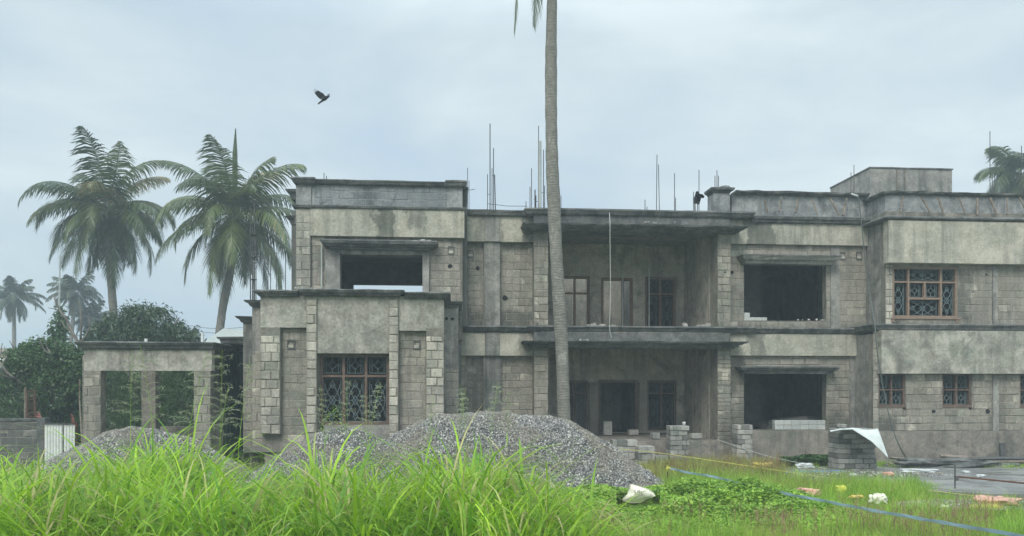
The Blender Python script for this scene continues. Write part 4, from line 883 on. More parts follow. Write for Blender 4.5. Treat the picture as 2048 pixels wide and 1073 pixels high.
# tall single grasses with open seed heads
def panicle(px, D, ztop, label, seed, lean=.1, n_w=9, rad=.32, leaf=True, mat='seed', tilt=0.0):
    rng = random.Random(seed); b = GD(px, D); root = empty('seeding_grass_stalk', b, label, 'seeding grass', 'tall grasses with open seed heads')
    m = MB(); az = rng.uniform(0, 6.28); P = []
    for i in range(9):
        t = i / 8; P.append(b + Vector((math.cos(az), math.sin(az), 0)) * lean * t * t * ztop + RT * tilt * t * ztop + Vector((0, 0, ztop * t)))
    m.tube(P, [.004 * (1 - .7 * i / 8) + .001 for i in range(9)], 5); m.build('stem', M['grass_short'], root)
    m = MB()
    for k in range(n_w):
        t = .62 + .38 * k / n_w; i = min(7, int(t * 8)); p = P[i].lerp(P[i + 1], t * 8 - i)
        for q in range(rng.choice((2, 3, 4))):
            a = rng.uniform(0, 6.28); l = rad * (1.15 - .75 * (k / n_w)) * rng.uniform(.6, 1.1); d = Vector((math.cos(a), math.sin(a), rng.uniform(.6, 1.5))).normalized()
            pts = [p]; 
            for s_ in range(5):
                d = (d + Vector((0, 0, -.22))).normalized(); pts.append(pts[-1] + d * l / 5)
            m.tube(pts, .0021, 3, cap=False)
            for s_ in range(7):
                j = rng.randint(1, 4); pp = pts[j].lerp(pts[j + 1], rng.random()); dd = Vector((rng.uniform(-1, 1), rng.uniform(-1, 1), rng.uniform(-1, .3))) * .05
                m.tube([pp, pp + dd], [.0018, .0028], 3, cap=False)
    m.build('seed_head', M[mat], root)
    if leaf:
        m = MB()
        for k in range(4):
            t = .2 + .14 * k; i = int(t * 8); p = P[i]; a = rng.uniform(0, 6.28); d = Vector((math.cos(a) * .5, math.sin(a) * .5, 1)).normalized(); sd_ = Vector((-math.sin(a), math.cos(a), 0)); V = []; l = rng.uniform(.3, .5)
            q = p.copy()
            for s_ in range(6):
                w_ = .011 * math.sin(math.pi * (s_ + .6) / 6.6); V += [q + sd_ * w_, q - sd_ * w_]; q = q + d * l / 5; d = (d + Vector((math.cos(a), math.sin(a), -.5)) * .3).normalized()
            m.add(V, [(2 * j, 2 * j + 1, 2 * j + 3, 2 * j + 2) for j in range(5)], rng.random())
        m.build('leaf', M['grass'], root)
for i, (px, D, pt, lb) in enumerate(((265, 10.5, 700, 'tall stalk with pale seed head before the left of the carport opening'), (318, 10.8, 690, 'tall stalk with pale seed head before the carport back pier'), (352, 10.2, 700, 'tall stalk before the right half of the carport opening'),
        (445, 9.6, 700, 'tall pale stalk before the dark gap beside the bay'), (470, 10.6, 720, 'shorter stalk before the shade net'), (425, 11.5, 770, 'stalk before the right carport pier'), (655, 13.2, 770, 'seed stalk before the left light of the bay window'), (690, 13.0, 755, 'tallest seed stalk before the bay window'), (725, 13.4, 765, 'seed stalk before the right light of the bay window'), (740, 13.0, 785, 'low seed stalk at the right edge of the bay window'),
        (850, 13.2, 790, 'seed stalk before the right pier of the bay'), (905, 13.3, 780, 'seed stalk beside the right corner of the bay'), (940, 13.5, 770, 'seed stalk above the left crest of the large gravel pile'), (975, 13.3, 765, 'seed stalk before the grey pilaster'), (1010, 13.5, 780, 'seed stalk above the middle of the large gravel pile'))):
    zt = EYE - (pt - HOR) / F * D; panicle(px, D, zt, lb, 100 + i, lean=.04 + .05 * (i % 3), rad=.30 if i < 6 else .22, tilt=.04 * ((i % 3) - 1))
# ================================================================== PALMS
def frond(mb, base, az, el, L_, droop, ll, rng, nl=46, w=.045, twist=0.0, wind=Vector((0, 0, 0))):
    n = 14; pts = [base.copy()]; dirs = []; e_ = el; p = base.copy(); side_b = rng.uniform(-.25, .25)
    for i in range(n):
        t = i / n; az2 = az + side_b * t; d = Vector((math.cos(az2) * math.cos(e_), math.sin(az2) * math.cos(e_), math.sin(e_))) + wind * t; d.normalize(); dirs.append(d)
        p = p + d * L_ / n; pts.append(p.copy()); e_ -= droop / n * (.35 + 1.5 * t)
        e_ = max(e_, -1.5)
    dirs.append(dirs[-1])
    mb.tube(pts, [.035 * (1 - t / (n + 1)) * (L_ / 4) + .005 for t in range(n + 1)], 4, rng.uniform(.6, .85))
    rv = min(1, max(0, rng.gauss(.45, .22)))
    for s in (-1, 1):
        for k in range(nl):
            t = .14 + .86 * k / nl; i = min(n - 1, int(t * n)); q = pts[i].lerp(pts[i + 1], t * n - i); d = dirs[i]
            sv = d.cross(Vector((0, 0, 1)))
            if sv.length < .15: sv = Vector((-math.sin(az), math.cos(az), 0))
            sv.normalize(); upv = sv.cross(d).normalized()
            out = (sv * s * (1 - .35 * t) + d * (.35 + .9 * t * t) + upv * .12 + Vector((0, 0, 1)) * rng.uniform(-.12, .12)).normalized()
            l = ll * (math.sin(math.pi * min(1, t * .80 + .16)) ** .7) * rng.uniform(.85, 1.1); g = rng.uniform(.55, 1.05)
            a = q; V = []; wd = w * rng.uniform(.8, 1.2)
            for j, wj in ((0, .7), (1, 1), (2, .75), (3, .05)):
                V += [a + d * wd * .5 * wj, a - d * wd * .5 * wj]; out = (out + Vector((0, 0, -g * .55)) + wind * .3).normalized(); a = a + out * l / 3
            mb.add(V, [(0, 1, 3, 2), (2, 3, 5, 4), (4, 5, 7, 6)], min(1, max(0, rv + rng.uniform(-.15, .15))))
def palm(name, label, trunk_pts, rads, crown, specs, ll, seed, mat='palm', nl=46, w=.05, wind=Vector((0, 0, 0)), nuts=True, spear=0, group=None):
    rng = random.Random(seed); base = Vector(trunk_pts[0]); root = empty(name, (base.x, base.y, 0), label, 'palm tree', group)
    m = MB(); tp = []; tr = []      # resample with slight rings
    for i in range(len(trunk_pts) - 1):
        a, b = Vector(trunk_pts[i]), Vector(trunk_pts[i + 1]); k = max(2, int((b - a).length / .16))
        for j in range(k):
            tp.append(a.lerp(b, j / k)); tr.append((rads[i] + (rads[i + 1] - rads[i]) * j / k) * (1 + .02 * math.sin(len(tp) * 2.1) + .035 * math.sin(len(tp) * .33) + rng.uniform(-.025, .025)))
    for _ in range(6): tp = [tp[0]] + [(tp[i - 1] + tp[i] * 2 + tp[i + 1]) / 4 for i in range(1, len(tp) - 1)] + [tp[-1]]
    tp.append(Vector(trunk_pts[-1])); tr.append(rads[-1]); m.tube(tp, tr, 14); m.build('trunk', M['trunk'], root, smooth=True)
    m = MB(); c = Vector(crown)
    for (az, el, L_, dr) in specs: frond(m, c + Vector((math.cos(az), math.sin(az), 0)) * .12, az, el, L_, dr, ll, rng, nl, w, wind=wind)
    if spear: m.tube([c, c + Vector((0, 0, spear * .7)), c + Vector((.03, 0, spear))], [.13, .12, .02], 6, .3)
    m.build('crown', M[mat], root)
    if nuts:
        m = MB(); 
        for k in range(9):
            a = rng.uniform(0, 6.28); p = c + Vector((math.cos(a) * .3, math.sin(a) * .3, rng.uniform(-.55, -.2))); r = .13
            ico = [p + Vector((math.cos(t) * math.cos(f), math.sin(t) * math.cos(f), math.sin(f) * 1.15)) * r for f in (-1.57, -.7, 0, .7, 1.57) for t in [q * 1.0472 for q in range(6)]]
            m.add(ico, [(i * 6 + j, i * 6 + (j + 1) % 6, (i + 1) * 6 + (j + 1) % 6, (i + 1) * 6 + j) for i in range(4) for j in range(6)], .9)
        m.build('coconuts', M['palm_far'], root, smooth=True)
    return root
def specs(n, L_, seed, els=(1.35, -1.1), lv=.12):
    rng = random.Random(seed); out = []
    for i in range(n):
        t = i / (n - 1); el = els[0] + (els[1] - els[0]) * t + rng.uniform(-.12, .12); out.append((i * 2.39996 + rng.uniform(-.35, .35), el, L_ * rng.uniform(1 - lv, 1 + lv) * (.85 + .15 * math.sin(math.pi * t)), rng.uniform(1.2, 2.4) * (.55 if t < .2 else 1.0 if t < .6 else .7)))
    return out
D1 = 38.0
c1 = W(213, 418, D1)
palm('coconut_palm', 'large coconut palm behind the carport, the left one of the two', [GD(232, D1), W(228, 640, D1), W(222, 560, D1), W(216, 480, D1), c1], [.24, .20, .18, .17, .14], c1,
     specs(34, 4.1, 5, (1.25, -1.25), .22), 1.3, 41, wind=Vector((-.12, 0, -.03)), nl=62, w=.066)
D2 = 36.0
c2 = W(470, 428, D2)
palm('coconut_palm', 'large coconut palm with an upright spear leaf, next to the house', [GD(425, D2), W(436, 690, D2), W(446, 610, D2), W(462, 540, D2), W(468, 480, D2), c2], [.24, .2, .19, .18, .17, .14], c2,
     specs(34, 4.2, 18, (1.42, -1.2), .2), 1.3, 42, wind=Vector((-.03, 0, -.02)), nl=62, w=.066, spear=4.1)
D3 = 19.2
tp = [GD(1131, D3)] + [W(a, b, D3) for a, b in ((1128, 845), (1126, 760), (1122, 660), (1114, 540), (1109, 440), (1104, 330), (1102, 220), (1102, 110), (1104, 0), (1107, -120), (1108, -190))]
rg = random.Random(3); sp = [(i * 2.39996, 1.3 - i * .065, 4.6, 1.1) for i in range(17)]
c3 = tp[-1]; azl = math.atan2(-RT.y, -RT.x)
sp += [(azl + .1, -1.12, 3.5, .55), (azl - .6, -1.3, 3.0, .3)]
palm('coconut_palm', 'tall coconut palm with its bare ringed trunk crossing in front of the portico', tp, [.24, .17, .165, .165, .165, .165, .16, .155, .145, .135, .13, .13], c3, sp, .8, 43, nl=60, w=.04, nuts=False)
for i, (px, cy, D, pb, L_, lb, dr) in enumerate(((28, 592, 70, 20, 2.75, 'small distant coconut palm at the left edge of the picture', 0), (152, 585, 66, 118, 2.6, 'distant coconut palm with a strongly leaning trunk', 0), (186, 640, 68, 172, 2.1, 'lowest distant coconut palm, just left of the mango tree', 0), (2043, 348, 46, 2046, 3.2, 'coconut palm rising behind the roof parapet at the right edge', 0))):
    c = W(px, cy, D); b = GD(pb, D)
    palm('coconut_palm', lb, [b, b.lerp(c, .5) + RT * .2, c], [.22, .18, .14], c, specs(26, L_, 60 + i, (1.35, -1.2)), .85 if i < 3 else 1.2, 70 + i, 'palm_far' if i < 3 else 'palm', nl=30 if i < 3 else 54, w=.10 if i < 3 else .075, nuts=False, group='distant palms' if i < 3 else None)
# ================================================================== TREES AND BUSHES
def leaves(name, blobs, n, ls, mat, seed, parent, droop=.5, gap=.0, aspect=.3, hang=False):
    """leaf faces gathered in clumps through the volume of several ellipsoids"""
    rng = np.random.default_rng(seed); vol = np.array([b[1][0] * b[1][1] * b[1][2] for b in blobs]) ** .8; pk = rng.choice(len(blobs), n // 14, p=vol / vol.sum())
    C = np.array([tuple(b[0]) for b in blobs])[pk]; R_ = np.array([b[1] for b in blobs])[pk]; k = len(pk)
    d = rng.normal(size=(k, 3)); d /= np.linalg.norm(d, axis=1)[:, None]; r = rng.random(k) ** .33 * .98; r = np.where(rng.random(k) < .6, .82 + .2 * rng.random(k), r)
    cc = C + d * R_ * r[:, None]
    keep = np.array([mnoise.noise(Vector(tuple(q * 1.1 + seed))) for q in cc]) > (-.45 + gap); cc = cc[keep]; d = d[keep]; k = len(cc)
    m_ = 14; P = np.repeat(cc, m_, 0); n2 = len(P); dd = np.repeat(d, m_, 0)
    a = rng.normal(size=(n2, 3)) * .8 + dd * .7; a[:, 2] -= droop; a /= np.linalg.norm(a, axis=1)[:, None]
    b = np.cross(a, rng.normal(size=(n2, 3))); b /= np.linalg.norm(b, axis=1)[:, None]
    s = rng.uniform(*ls, n2)[:, None]; P = P + rng.normal(size=(n2, 3)) * s * .55
    tip = P + a * s; mid = P + a * s * .45; V = np.stack([P, mid + b * s * aspect * .5, tip + np.array([0, 0, -1]) * s * .12, mid - b * s * aspect * .5], 1).reshape(-1, 3)
    V[:, 2] = np.maximum(V[:, 2], .02)
    cl = np.repeat(rng.random(k), m_); rnd = np.clip(.55 * cl + .45 * rng.random(n2), 0, 1)
    return npbuild(name, V, np.arange(n2 * 4).reshape(-1, 4), np.repeat(rnd, 4), M[mat], parent)
def branch(m, p, d, l, r, depth, rng, sp=.6, up=.1):
    pts = [p]; q = p.copy()
    for i in range(4):
        d = (d + Vector((rng.uniform(-.2, .2), rng.uniform(-.2, .2), rng.uniform(-.1, .15) + up))).normalized(); q = q + d * l / 4; pts.append(q.copy())
    m.tube(pts, [r * (1 - .13 * i) for i in range(5)], 7)
    if depth:
        for k in range(rng.choice((2, 3))):
            a = rng.uniform(0, 6.28); dd = (d + Vector((math.cos(a), math.sin(a), rng.uniform(-.1, .4))) * sp).normalized(); branch(m, pts[rng.choice((3, 4))], dd, l * .7, r * .58, depth - 1, rng, sp, up)
def tree(name, label, cat, base, blobs, n, ls, mat, seed, th=1.6, r=.18, **kw):
    root = empty(name, (base.x, base.y, 0), label, cat); rng = random.Random(seed); m = MB(); branch(m, Vector((base.x, base.y, 0)), Vector((0, 0, 1)), th, r, 3, rng)
    m.build('trunk', M['bark'], root, True); leaves('crown', blobs, n, ls, mat, seed, root, **kw); return root
def B(px, py, D, rx, ry, rz): return (W(px, py, D), (rx, ry, rz))
tree('mango_tree', 'dense dark mango tree rising behind the carport roof', 'tree', GD(290, 28), [B(290, 670, 28, 1.5, 1.3, 1.1), B(265, 640, 28, .65, .7, .55), B(240, 685, 28, .9, 1, .8), B(340, 680, 28, 1.1, 1.1, .6), B(372, 672, 27.5, .4, .5, .35), B(300, 720, 28, 2.1, 1.4, 1.2), B(215, 690, 28.5, .8, .8, .9), B(330, 760, 28, 2.2, 1.5, 1.3), B(240, 770, 28, 1.6, 1.2, 1.3), B(285, 632, 28, .5, .5, .3)],
     42000, (.12, .22), 'mango', 5, 2.2, .22, droop=.9, aspect=.28)
tree('bamboo_thicket', 'feathery dark thicket seen through the carport opening', 'bush', GD(300, 24.5), [B(235, 800, 24.5, .9, .7, 1.0), B(290, 790, 24.8, 1.0, .7, 1.2), B(350, 800, 24.5, 1.0, .8, 1.1), B(330, 850, 24, 1.5, .7, .5), B(230, 850, 24, 1.0, .7, .5), B(440, 800, 26, .8, .8, 1.3)], 26000, (.10, .2), 'vine', 6, 1.2, .07, droop=.3, aspect=.13)
tree('vine_thicket', 'tall vine-covered thicket left of the carport', 'bush', GD(120, 24.5), [B(60, 735, 24.5, .7, .8, .7), B(105, 735, 24.5, .8, .8, .75), B(140, 720, 24.5, .5, .7, .45), B(120, 790, 24.2, 1.1, .9, 1.1), B(140, 850, 24.2, .9, .8, .8), B(75, 690, 24.6, .35, .4, .2), B(100, 690, 24.6, .3, .4, .2), B(130, 705, 24.3, .35, .4, .3), B(160, 780, 24.2, .5, .7, 1.3), B(40, 710, 24.6, .3, .4, .3)],
     34000, (.06, .13), 'vine', 7, 1.8, .12, droop=.5, aspect=.6)
tree('shrub', 'lighter green shrub behind the boundary wall at the left edge', 'bush', GD(15, 23.5), [B(10, 815, 23.5, .7, .5, .42), B(-40, 790, 23.5, .9, .6, .8), B(30, 830, 23.5, .4, .5, .35)], 7000, (.09, .17), 'vine', 8, .6, .05, droop=.3, aspect=.3)
tree('dark_thicket', 'dark foliage mass behind the red ladder tower', 'bush', GD(20, 27), [B(10, 790, 27, 1.6, .8, 1.0), B(-90, 780, 27, 1.6, .8, 1.1)], 11000, (.1, .2), 'mango', 9, 1, .08, droop=.4, aspect=.4)  # plain dark mango leaf colour throughout
# vine climbing on the thin pole
pb = GD(118, 30); m = MB(); m.tube([pb, W(118, 650, 30), W(120, 512, 30)], [.06, .045, .02], 8); pr = empty('pole', pb, 'thin tall grey pole rising from the vine thicket', 'pole'); m.build('mast', M['pvc'], pr)
m = MB(); 
for q in (600, 640): m.tube([W(112, q, 30), W(126, q - 2, 30)], .025, 5)
m.build('bracket', M['rebar'], pr)
r_ = empty('climbing_vine', GD(118, 29.7), 'leafy vine climbing the thin pole', 'vine'); leaves('foliage', [B(118, 668, 29.7, .28, .25, .7), B(125, 640, 29.7, .18, .2, .4)], 1500, (.08, .16), 'vine', 10, r_, aspect=.5)
# bare tree
root = empty('bare_tree', GD(172, 27), 'leafless forked tree against the sky left of the mango tree', 'tree'); m = MB()
def ln(pts, r0, r1, D=27): m.tube([W(a, b, D) for a, b in pts], [r0 + (r1 - r0) * i / (len(pts) - 1) for i in range(len(pts))], 6)
ln([(170, 800), (165, 740), (158, 690), (146, 668), (134, 640), (120, 622), (112, 605), (107, 592)], .09, .018); ln([(158, 690), (172, 672), (180, 655), (178, 635)], .05, .015); ln([(160, 690), (163, 650), (160, 610), (158, 598)], .04, .012); ln([(120, 622), (108, 618), (96, 616)], .025, .008); ln([(146, 668), (130, 655), (122, 640)], .03, .01); ln([(112, 605), (116, 597)], .014, .006); ln([(134, 640), (141, 622), (150, 615)], .02, .007)
m.build('trunk', M['bark'], root, True)
# far wooded skyline
rng = np.random.default_rng(9)
bl = [(GD(px, 120 + 15 * (i % 3), 1.5 + (i % 4) * .7), (9, 6, 3.0 + (i * 7 % 5) * .5)) for i, px in enumerate(range(-500, 2700, 90))]
o = leaves('far_trees', bl, 26000, (.9, 1.6), 'mango', 12, None, aspect=.7); tag(o, 'low line of distant trees beyond the house', 'trees', kind='stuff')
# ================================================================== LEFT-SIDE THINGS
wl = empty('boundary_wall', (X(0, -.5), -.5, 0), 'mossy concrete block boundary wall at the left edge', 'wall')
zt = Z(40, 838, -.5); m = MB(); x0, x1 = X(-260, -.5), X(76, -.5)
m.box(x0, x1, -.5, -.3, 0, zt - .08); m.build('core', M['mortar'], wl)
m = MB(); courses(m, x0, x1, 0, zt - .1, -.5, out=.008, bl=.38, bh=.2); m.build('blockwork', M['block_dark'], wl)
m = MB(); rings(m, x0, x1, -.5, -.3, [(zt - .08, 0), (zt - .06, .03), (zt, .04)]); m.build('coping', M['dark'], wl)
m = MB(); m.box(x1 + .002, X(92, -.5), -.56, -.28, 0, zt + .02); m.build('end_pier', M['dark'], wl)
# corrugated gate
gp = empty('corrugated_sheet_gate', (X(120, -1.2), -1.2, 0), 'pale corrugated metal sheets standing beside the boundary wall', 'metal sheet')
def corr(x0, x1, z0, z1, y, amp=.014, per=.07):
    m = MB(); n = int((x1 - x0) / per * 8); V = []
    for i in range(n + 1):
        x = x0 + (x1 - x0) * i / n; yy = y + amp * math.sin(i / 8 * 6.283); V += [(x, yy, z0), (x, yy, z1)]
    k = len(V); Fc = [(2 * i, 2 * i + 2, 2 * i + 3, 2 * i + 1) for i in range(n)]; m.add(V, Fc); m.add([(a, b + .004, c) for a, b, c in V], [f[::-1] for f in Fc]); return m
zt = Z(120, 848, -1.2); xs_ = (X(89, -1.2), X(125, -1.2), X(150, -1.2))
corr(xs_[0], xs_[1], .1, zt, -1.2).build('sheet', M['white'], gp); corr(xs_[1] + .03, xs_[2], .1, zt - .03, -1.2).build('sheet', M['white'], gp)
for x in (xs_[0] - .04, xs_[1] - .0, xs_[2] + .0):
    m = MB(); m.box(x, x + .035, -1.16, -1.12, 0, zt + .02); m.build('post', M['rust'], gp)
m = MB(); m.box(xs_[0], xs_[2], -1.235, -1.218, zt - .02, zt + .01); m.build('rail', M['rebar'], gp)
# red lattice tower
lt = empty('ladder_tower', GD(66, 23), 'short rusty red lattice ladder behind the boundary wall', 'ladder'); m = MB()
for px in (56, 74): m.tube([GD(px, 23), W(px - (2 if px < 60 else 5), 782, 23)], .025, 5)
m.build('rail', M['rust'], lt); m = MB(); 
for i in range(7): m.tube([W(56, 835 - i * 8.5, 23), W(73, 833 - i * 8.5, 23)], .014, 4); m.tube([W(56, 835 - i * 8.5, 23), W(73, 825 - i * 8.5, 23)], .009, 4)
m.build('rung', M['rust'], lt); pp = GD(50, 23.2); m = MB(); m.tube([pp, W(51, 775, 23.2)], .035, 6); tag(m.build('post', M['timber'], None, base=pp), 'thin pale timber post beside the rusty ladder', 'post')
def cloth_at(name, label, cat, pts, D, mat, seed, th=.02, fold=.03, group=None, kids=None):
    """crumpled cloth hanging at view depth D from an outline, folded and given thickness"""
    rng = random.Random(seed); P = [Vector(p) for p in pts]; cx = sum(p[0] for p in pts) / len(pts); cy = sum(p[1] for p in pts) / len(pts); V = []
    R_ = 5; n = len(pts)
    for r in range(R_ + 1):
        f = r / R_
        for p in pts: V.append(W(cx + (p[0] - cx) * f, cy + (p[1] - cy) * f, D + fold * math.sin(p[0] * .9 + p[1] * .6 + r * 1.7) * (.5 + f)))
    Fc = [(r * n + i, r * n + (i + 1) % n, (r + 1) * n + (i + 1) % n, (r + 1) * n + i) for r in range(R_) for i in range(n)]
    m = MB(); m.add(V, Fc); k = len(V); m.add([v + FW * th for v in V], [f[::-1] for f in Fc])
    m.f += [(R_ * n + i, k + R_ * n + i, k + R_ * n + (i + 1) % n, R_ * n + (i + 1) % n) for i in range(n)]
    c = W(cx, cy, D); return tag(m.build(name, mat, None, base=c), label, cat, group)
M['pink'] = simple('pink_cloth', (.42, .2, .17), .9, .3, 8); M['black'] = simple('black_cloth', (.02, .025, .03), .9, .4, 8)
cloth_at('cloth', 'faded pink rag hanging at the end of the corrugated sheets', 'rag', [(141, 828), (146, 832), (149, 842), (152, 852), (147, 853), (142, 848), (143, 838)], 20.1, M['pink'], 1)
cloth_at('cloth', 'small pink rag lying on the boundary wall', 'rag', [(70, 834), (73, 826), (77, 824), (80, 829), (82, 835), (76, 836)], 21.2, M['pink'], 2)
cloth_at('shirt', 'black shirt hung on the starter bars above the roof', 'shirt', [(1389, 408), (1388, 398), (1390, 392), (1392, 385), (1394, 382), (1397, 384), (1399, 388), (1405, 389), (1409, 393), (1408, 396), (1403, 395), (1401, 401), (1399, 409), (1394, 407)], Dp(1395, .95), M['black'], 3, th=.06, fold=.05)
# far-left house
fh = empty('far_house', GD(20, 36), 'low cream house with a flat top at the far left edge', 'house')
def fbox(name, pa, pb_, ya, yb, D, dep, mat):
    a, b = W(pa, ya, D), W(pb_, yb, D); m = MB(); V = []
    for dd in (0, dep):
        for q in ((pa, ya), (pb_, ya), (pb_, yb), (pa, yb)): V.append(W(q[0], q[1], D) + FW * dd)
    m.add(V, [(0, 1, 2, 3), (7, 6, 5, 4), (0, 4, 5, 1), (1, 5, 6, 2), (2, 6, 7, 3), (3, 7, 4, 0)]); return m.build(name, mat, fh)
fbox('wall', -300, 38, 704, 860, 36, 6, simple('far_cream', (.42, .38, .28), .9, .15, 2)); fbox('roof', -305, 41, 697, 703.8, 35.8, 6.6, M['plaster']); fbox('band', -300, 30, 716, 722, 35.9, .09, M['white']); fbox('window', 2, 20, 728, 752, 35.95, .04, simple('far_blue', (.12, .25, .30), .5)); fbox('awning', -300, 33, 757, 762, 35.2, .75, M['rebar'])
# grey sheet roof behind carport
sr = empty('shed', GD(440, 30), 'low shed with a grey metal sheet roof behind the gap beside the carport', 'shed')
m = MB(); m.add([W(400, 690, 29), W(500, 690, 29), W(492, 660, 33), W(447, 657, 33), W(400, 690, 29) - Vector((0, 0, .06)), W(500, 690, 29) - Vector((0, 0, .06)), W(492, 660, 33) - Vector((0, 0, .06)), W(447, 657, 33) - Vector((0, 0, .06))], [(0, 1, 2, 3), (7, 6, 5, 4), (0, 4, 5, 1), (1, 5, 6, 2), (2, 6, 7, 3), (3, 7, 4, 0)]); m.build('roof', M['pvc'], sr)
m = MB(); a = GD(405, 29.5); m.box(a.x, a.x + 1.9, a.y, a.y + 3, 0, 3.6); m.build('wall', M['plaster'], sr)
for i, (a, b) in enumerate((((330, 640), (520, 650)), ((330, 648), (520, 660)), ((120, 620), (330, 640)))):
    m = MB(); A, B_ = W(*a, 60), W(*b, 60); m.tube([A.lerp(B_, t / 8) - Vector((0, 0, .5 * math.sin(math.pi * t / 8))) for t in range(9)], .02, 4)
    tag(m.build('power_wire', M['rebar'], None, base=A), ('upper thin wire between the mango tree and the house', 'lower thin wire between the mango tree and the house', 'thin wire behind the leaning distant palm')[i], 'wire')
# ================================================================== THINGS ON AND BY THE HOUSE
def block_box(m, x0, x1, y0, y1, z0, z1, a):
    c = .008; V = []
    for (z, k) in ((z0, c), (z0 + c, 0), (z1 - c, 0), (z1, c)):
        V += [(x0 + k, y0 + k, z), (x1 - k, y0 + k, z), (x1 - k, y1 - k, z), (x0 + k, y1 - k, z)]
    m.add(V, [(3, 2, 1, 0), (12, 13, 14, 15)] + [(r * 4 + i, r * 4 + (i + 1) % 4, (r + 1) * 4 + (i + 1) % 4, (r + 1) * 4 + i) for r in range(3) for i in range(4)], a)
def cblock(x, y, z, l, h, d, label, group, mat='newblock', rz=0.0):
    m = MB(); block_box(m, -l / 2, l / 2, 0, d, 0, h, random.Random(int(x * 99 + z * 77)).random()); o = m.build('concrete_block', M[mat]); o.location = (x, y, z); o.rotation_euler = (0, 0, rz); return tag(o, label, 'block', group)
x0, x1 = X(1550, 0), X(1652, 0) - .01; nb = 6; l = (x1 - x0) / nb; zb = ho0[2]; od = ('leftmost', 'second from left', 'third from left', 'fourth from left', 'fifth from left', 'rightmost')
hh = Z(1600, 841, 0) - zb
for r in range(2):
    for i in range(nb):
        cblock(x0 + l * (i + .5), .01, zb + r * hh / 2, l - .008, hh / 2 - .004, .19, f"{od[i]} new pale block in the {'upper' if r else 'lower'} row on the ground-floor opening's ledge", 'new blocks stacked in the lower opening', rz=.01 * ((i * 7 + r * 3) % 3 - 1))
x0 = X(1488, 0) + .01; zb = ho1[2]
for i in range(4):
    cblock(x0 + .17 * (i + .5), .02, zb, .165, .095, .19, f"{('leftmost', 'second', 'third', 'rightmost')[i]} new pale block in the row on the upper opening's ledge", 'new blocks in the upper opening')
cblock(x0 + .09, .02, zb + .097, .165, .13, .19, 'single new pale block on top of the row in the upper opening', 'new blocks in the upper opening')
for k_, (a, b_, z_) in enumerate(((X(1560, 0), .25, zb), (X(1600, 0), .26, zb))):
    pass
# block stacks near the portico
def stack(label, pxa, pxb, D, top, nh, rows_missing=0, mat='stackblock', bot=None, name='block_stack', dep=.4, bl=.26, seed=1):
    rng = random.Random(seed); a, b = GD(pxa, D), GD(pxb, D); z1 = EYE - (top - HOR) / F * D; root = empty(name, ((a.x + b.x) / 2, a.y, 0), label, 'block stack'); y = (a.y + b.y) / 2
    m = MB(); m.box(a.x + .03, b.x - .03, y + .04, y + dep - .03, 0, z1 - .03); m.build('core', M['mortar'], root)
    m = MB(); h = z1 / nh
    for r in range(nh):
        x = a.x - (bl / 2 if r % 2 else 0)
        while x < b.x - .04:
            l = bl * rng.uniform(.85, 1.15); xa, xb = max(a.x, x), min(b.x, x + l)
            if xb - xa > .06: block_box(m, xa + .005, xb - .005, y + rng.uniform(-.02, .02), y + dep, r * h + .004, (r + 1) * h - .006, rng.random())
            x += l
    m.build('blockwork', M[mat], root); return root
stack('free-standing new block pillar with a white sheet on top, in the yard', 1675, 1755, 18.3, 858, 9, dep=.5, bl=.3, seed=2)
stack('narrow dry-stacked block pier with a small white cup on top', 1340, 1379, 20.3, 852, 8, dep=.4, seed=3, bl=.22)
stack('narrow dark block pier left of the big lower opening', 1474, 1506, 20.6, 850, 8, dep=.4, seed=4, bl=.22)
stack('low block stack at the portico edge, just behind the right end of the gravel pile', 1276, 1310, 19.6, 893, 3, dep=.4, seed=5)
stack('long low row of blocks before the portico floor, behind the gravel pile', 1225, 1277, 20.0, 880, 4, dep=.35, seed=6)
stack('knee-high block row below the portico between the two stacks', 1311, 1340, 20.3, 912, 2, dep=.3, seed=7)
def loose(px, py, D, l, h, d, label, mat='stackblock', rz=.2):
    p = W(px, py, D); cblock(p.x, p.y, p.z, l, h, d, label, 'loose blocks on the portico floor', mat, rz)
yv = 2.0
for i, (px, l, h, lb) in enumerate(((1216, .26, .42, 'upright block pile left of the lower doorway'), (1268, .3, .16, 'block on the floor at the right jamb of the lower doorway'), (1313, .22, .17, 'block on the floor under the right lower window'), (1395, .34, .15, 'loose pale block on the portico floor near the right pier'))):
    x = X(px, yv - (1.9 if i > 1 else .2)); cblock(x, (yv - (1.9 if i > 1 else .2)), ZF0, l, h, .2, lb, 'loose blocks on the portico floor', 'stackblock' if i < 3 else 'rubble', .1 * i)
m = MB(); zc = EYE - (852 - HOR) / F * 20.3; c = GD(1368, 20.4, zc); m.tube([c, c + Vector((0, 0, .08)), c + Vector((0, 0, .1))], [.035, .045, .047], 12); tag(m.build('cup', M['white'], None, True, base=c), 'small white cup standing on the narrow block pier', 'cup')
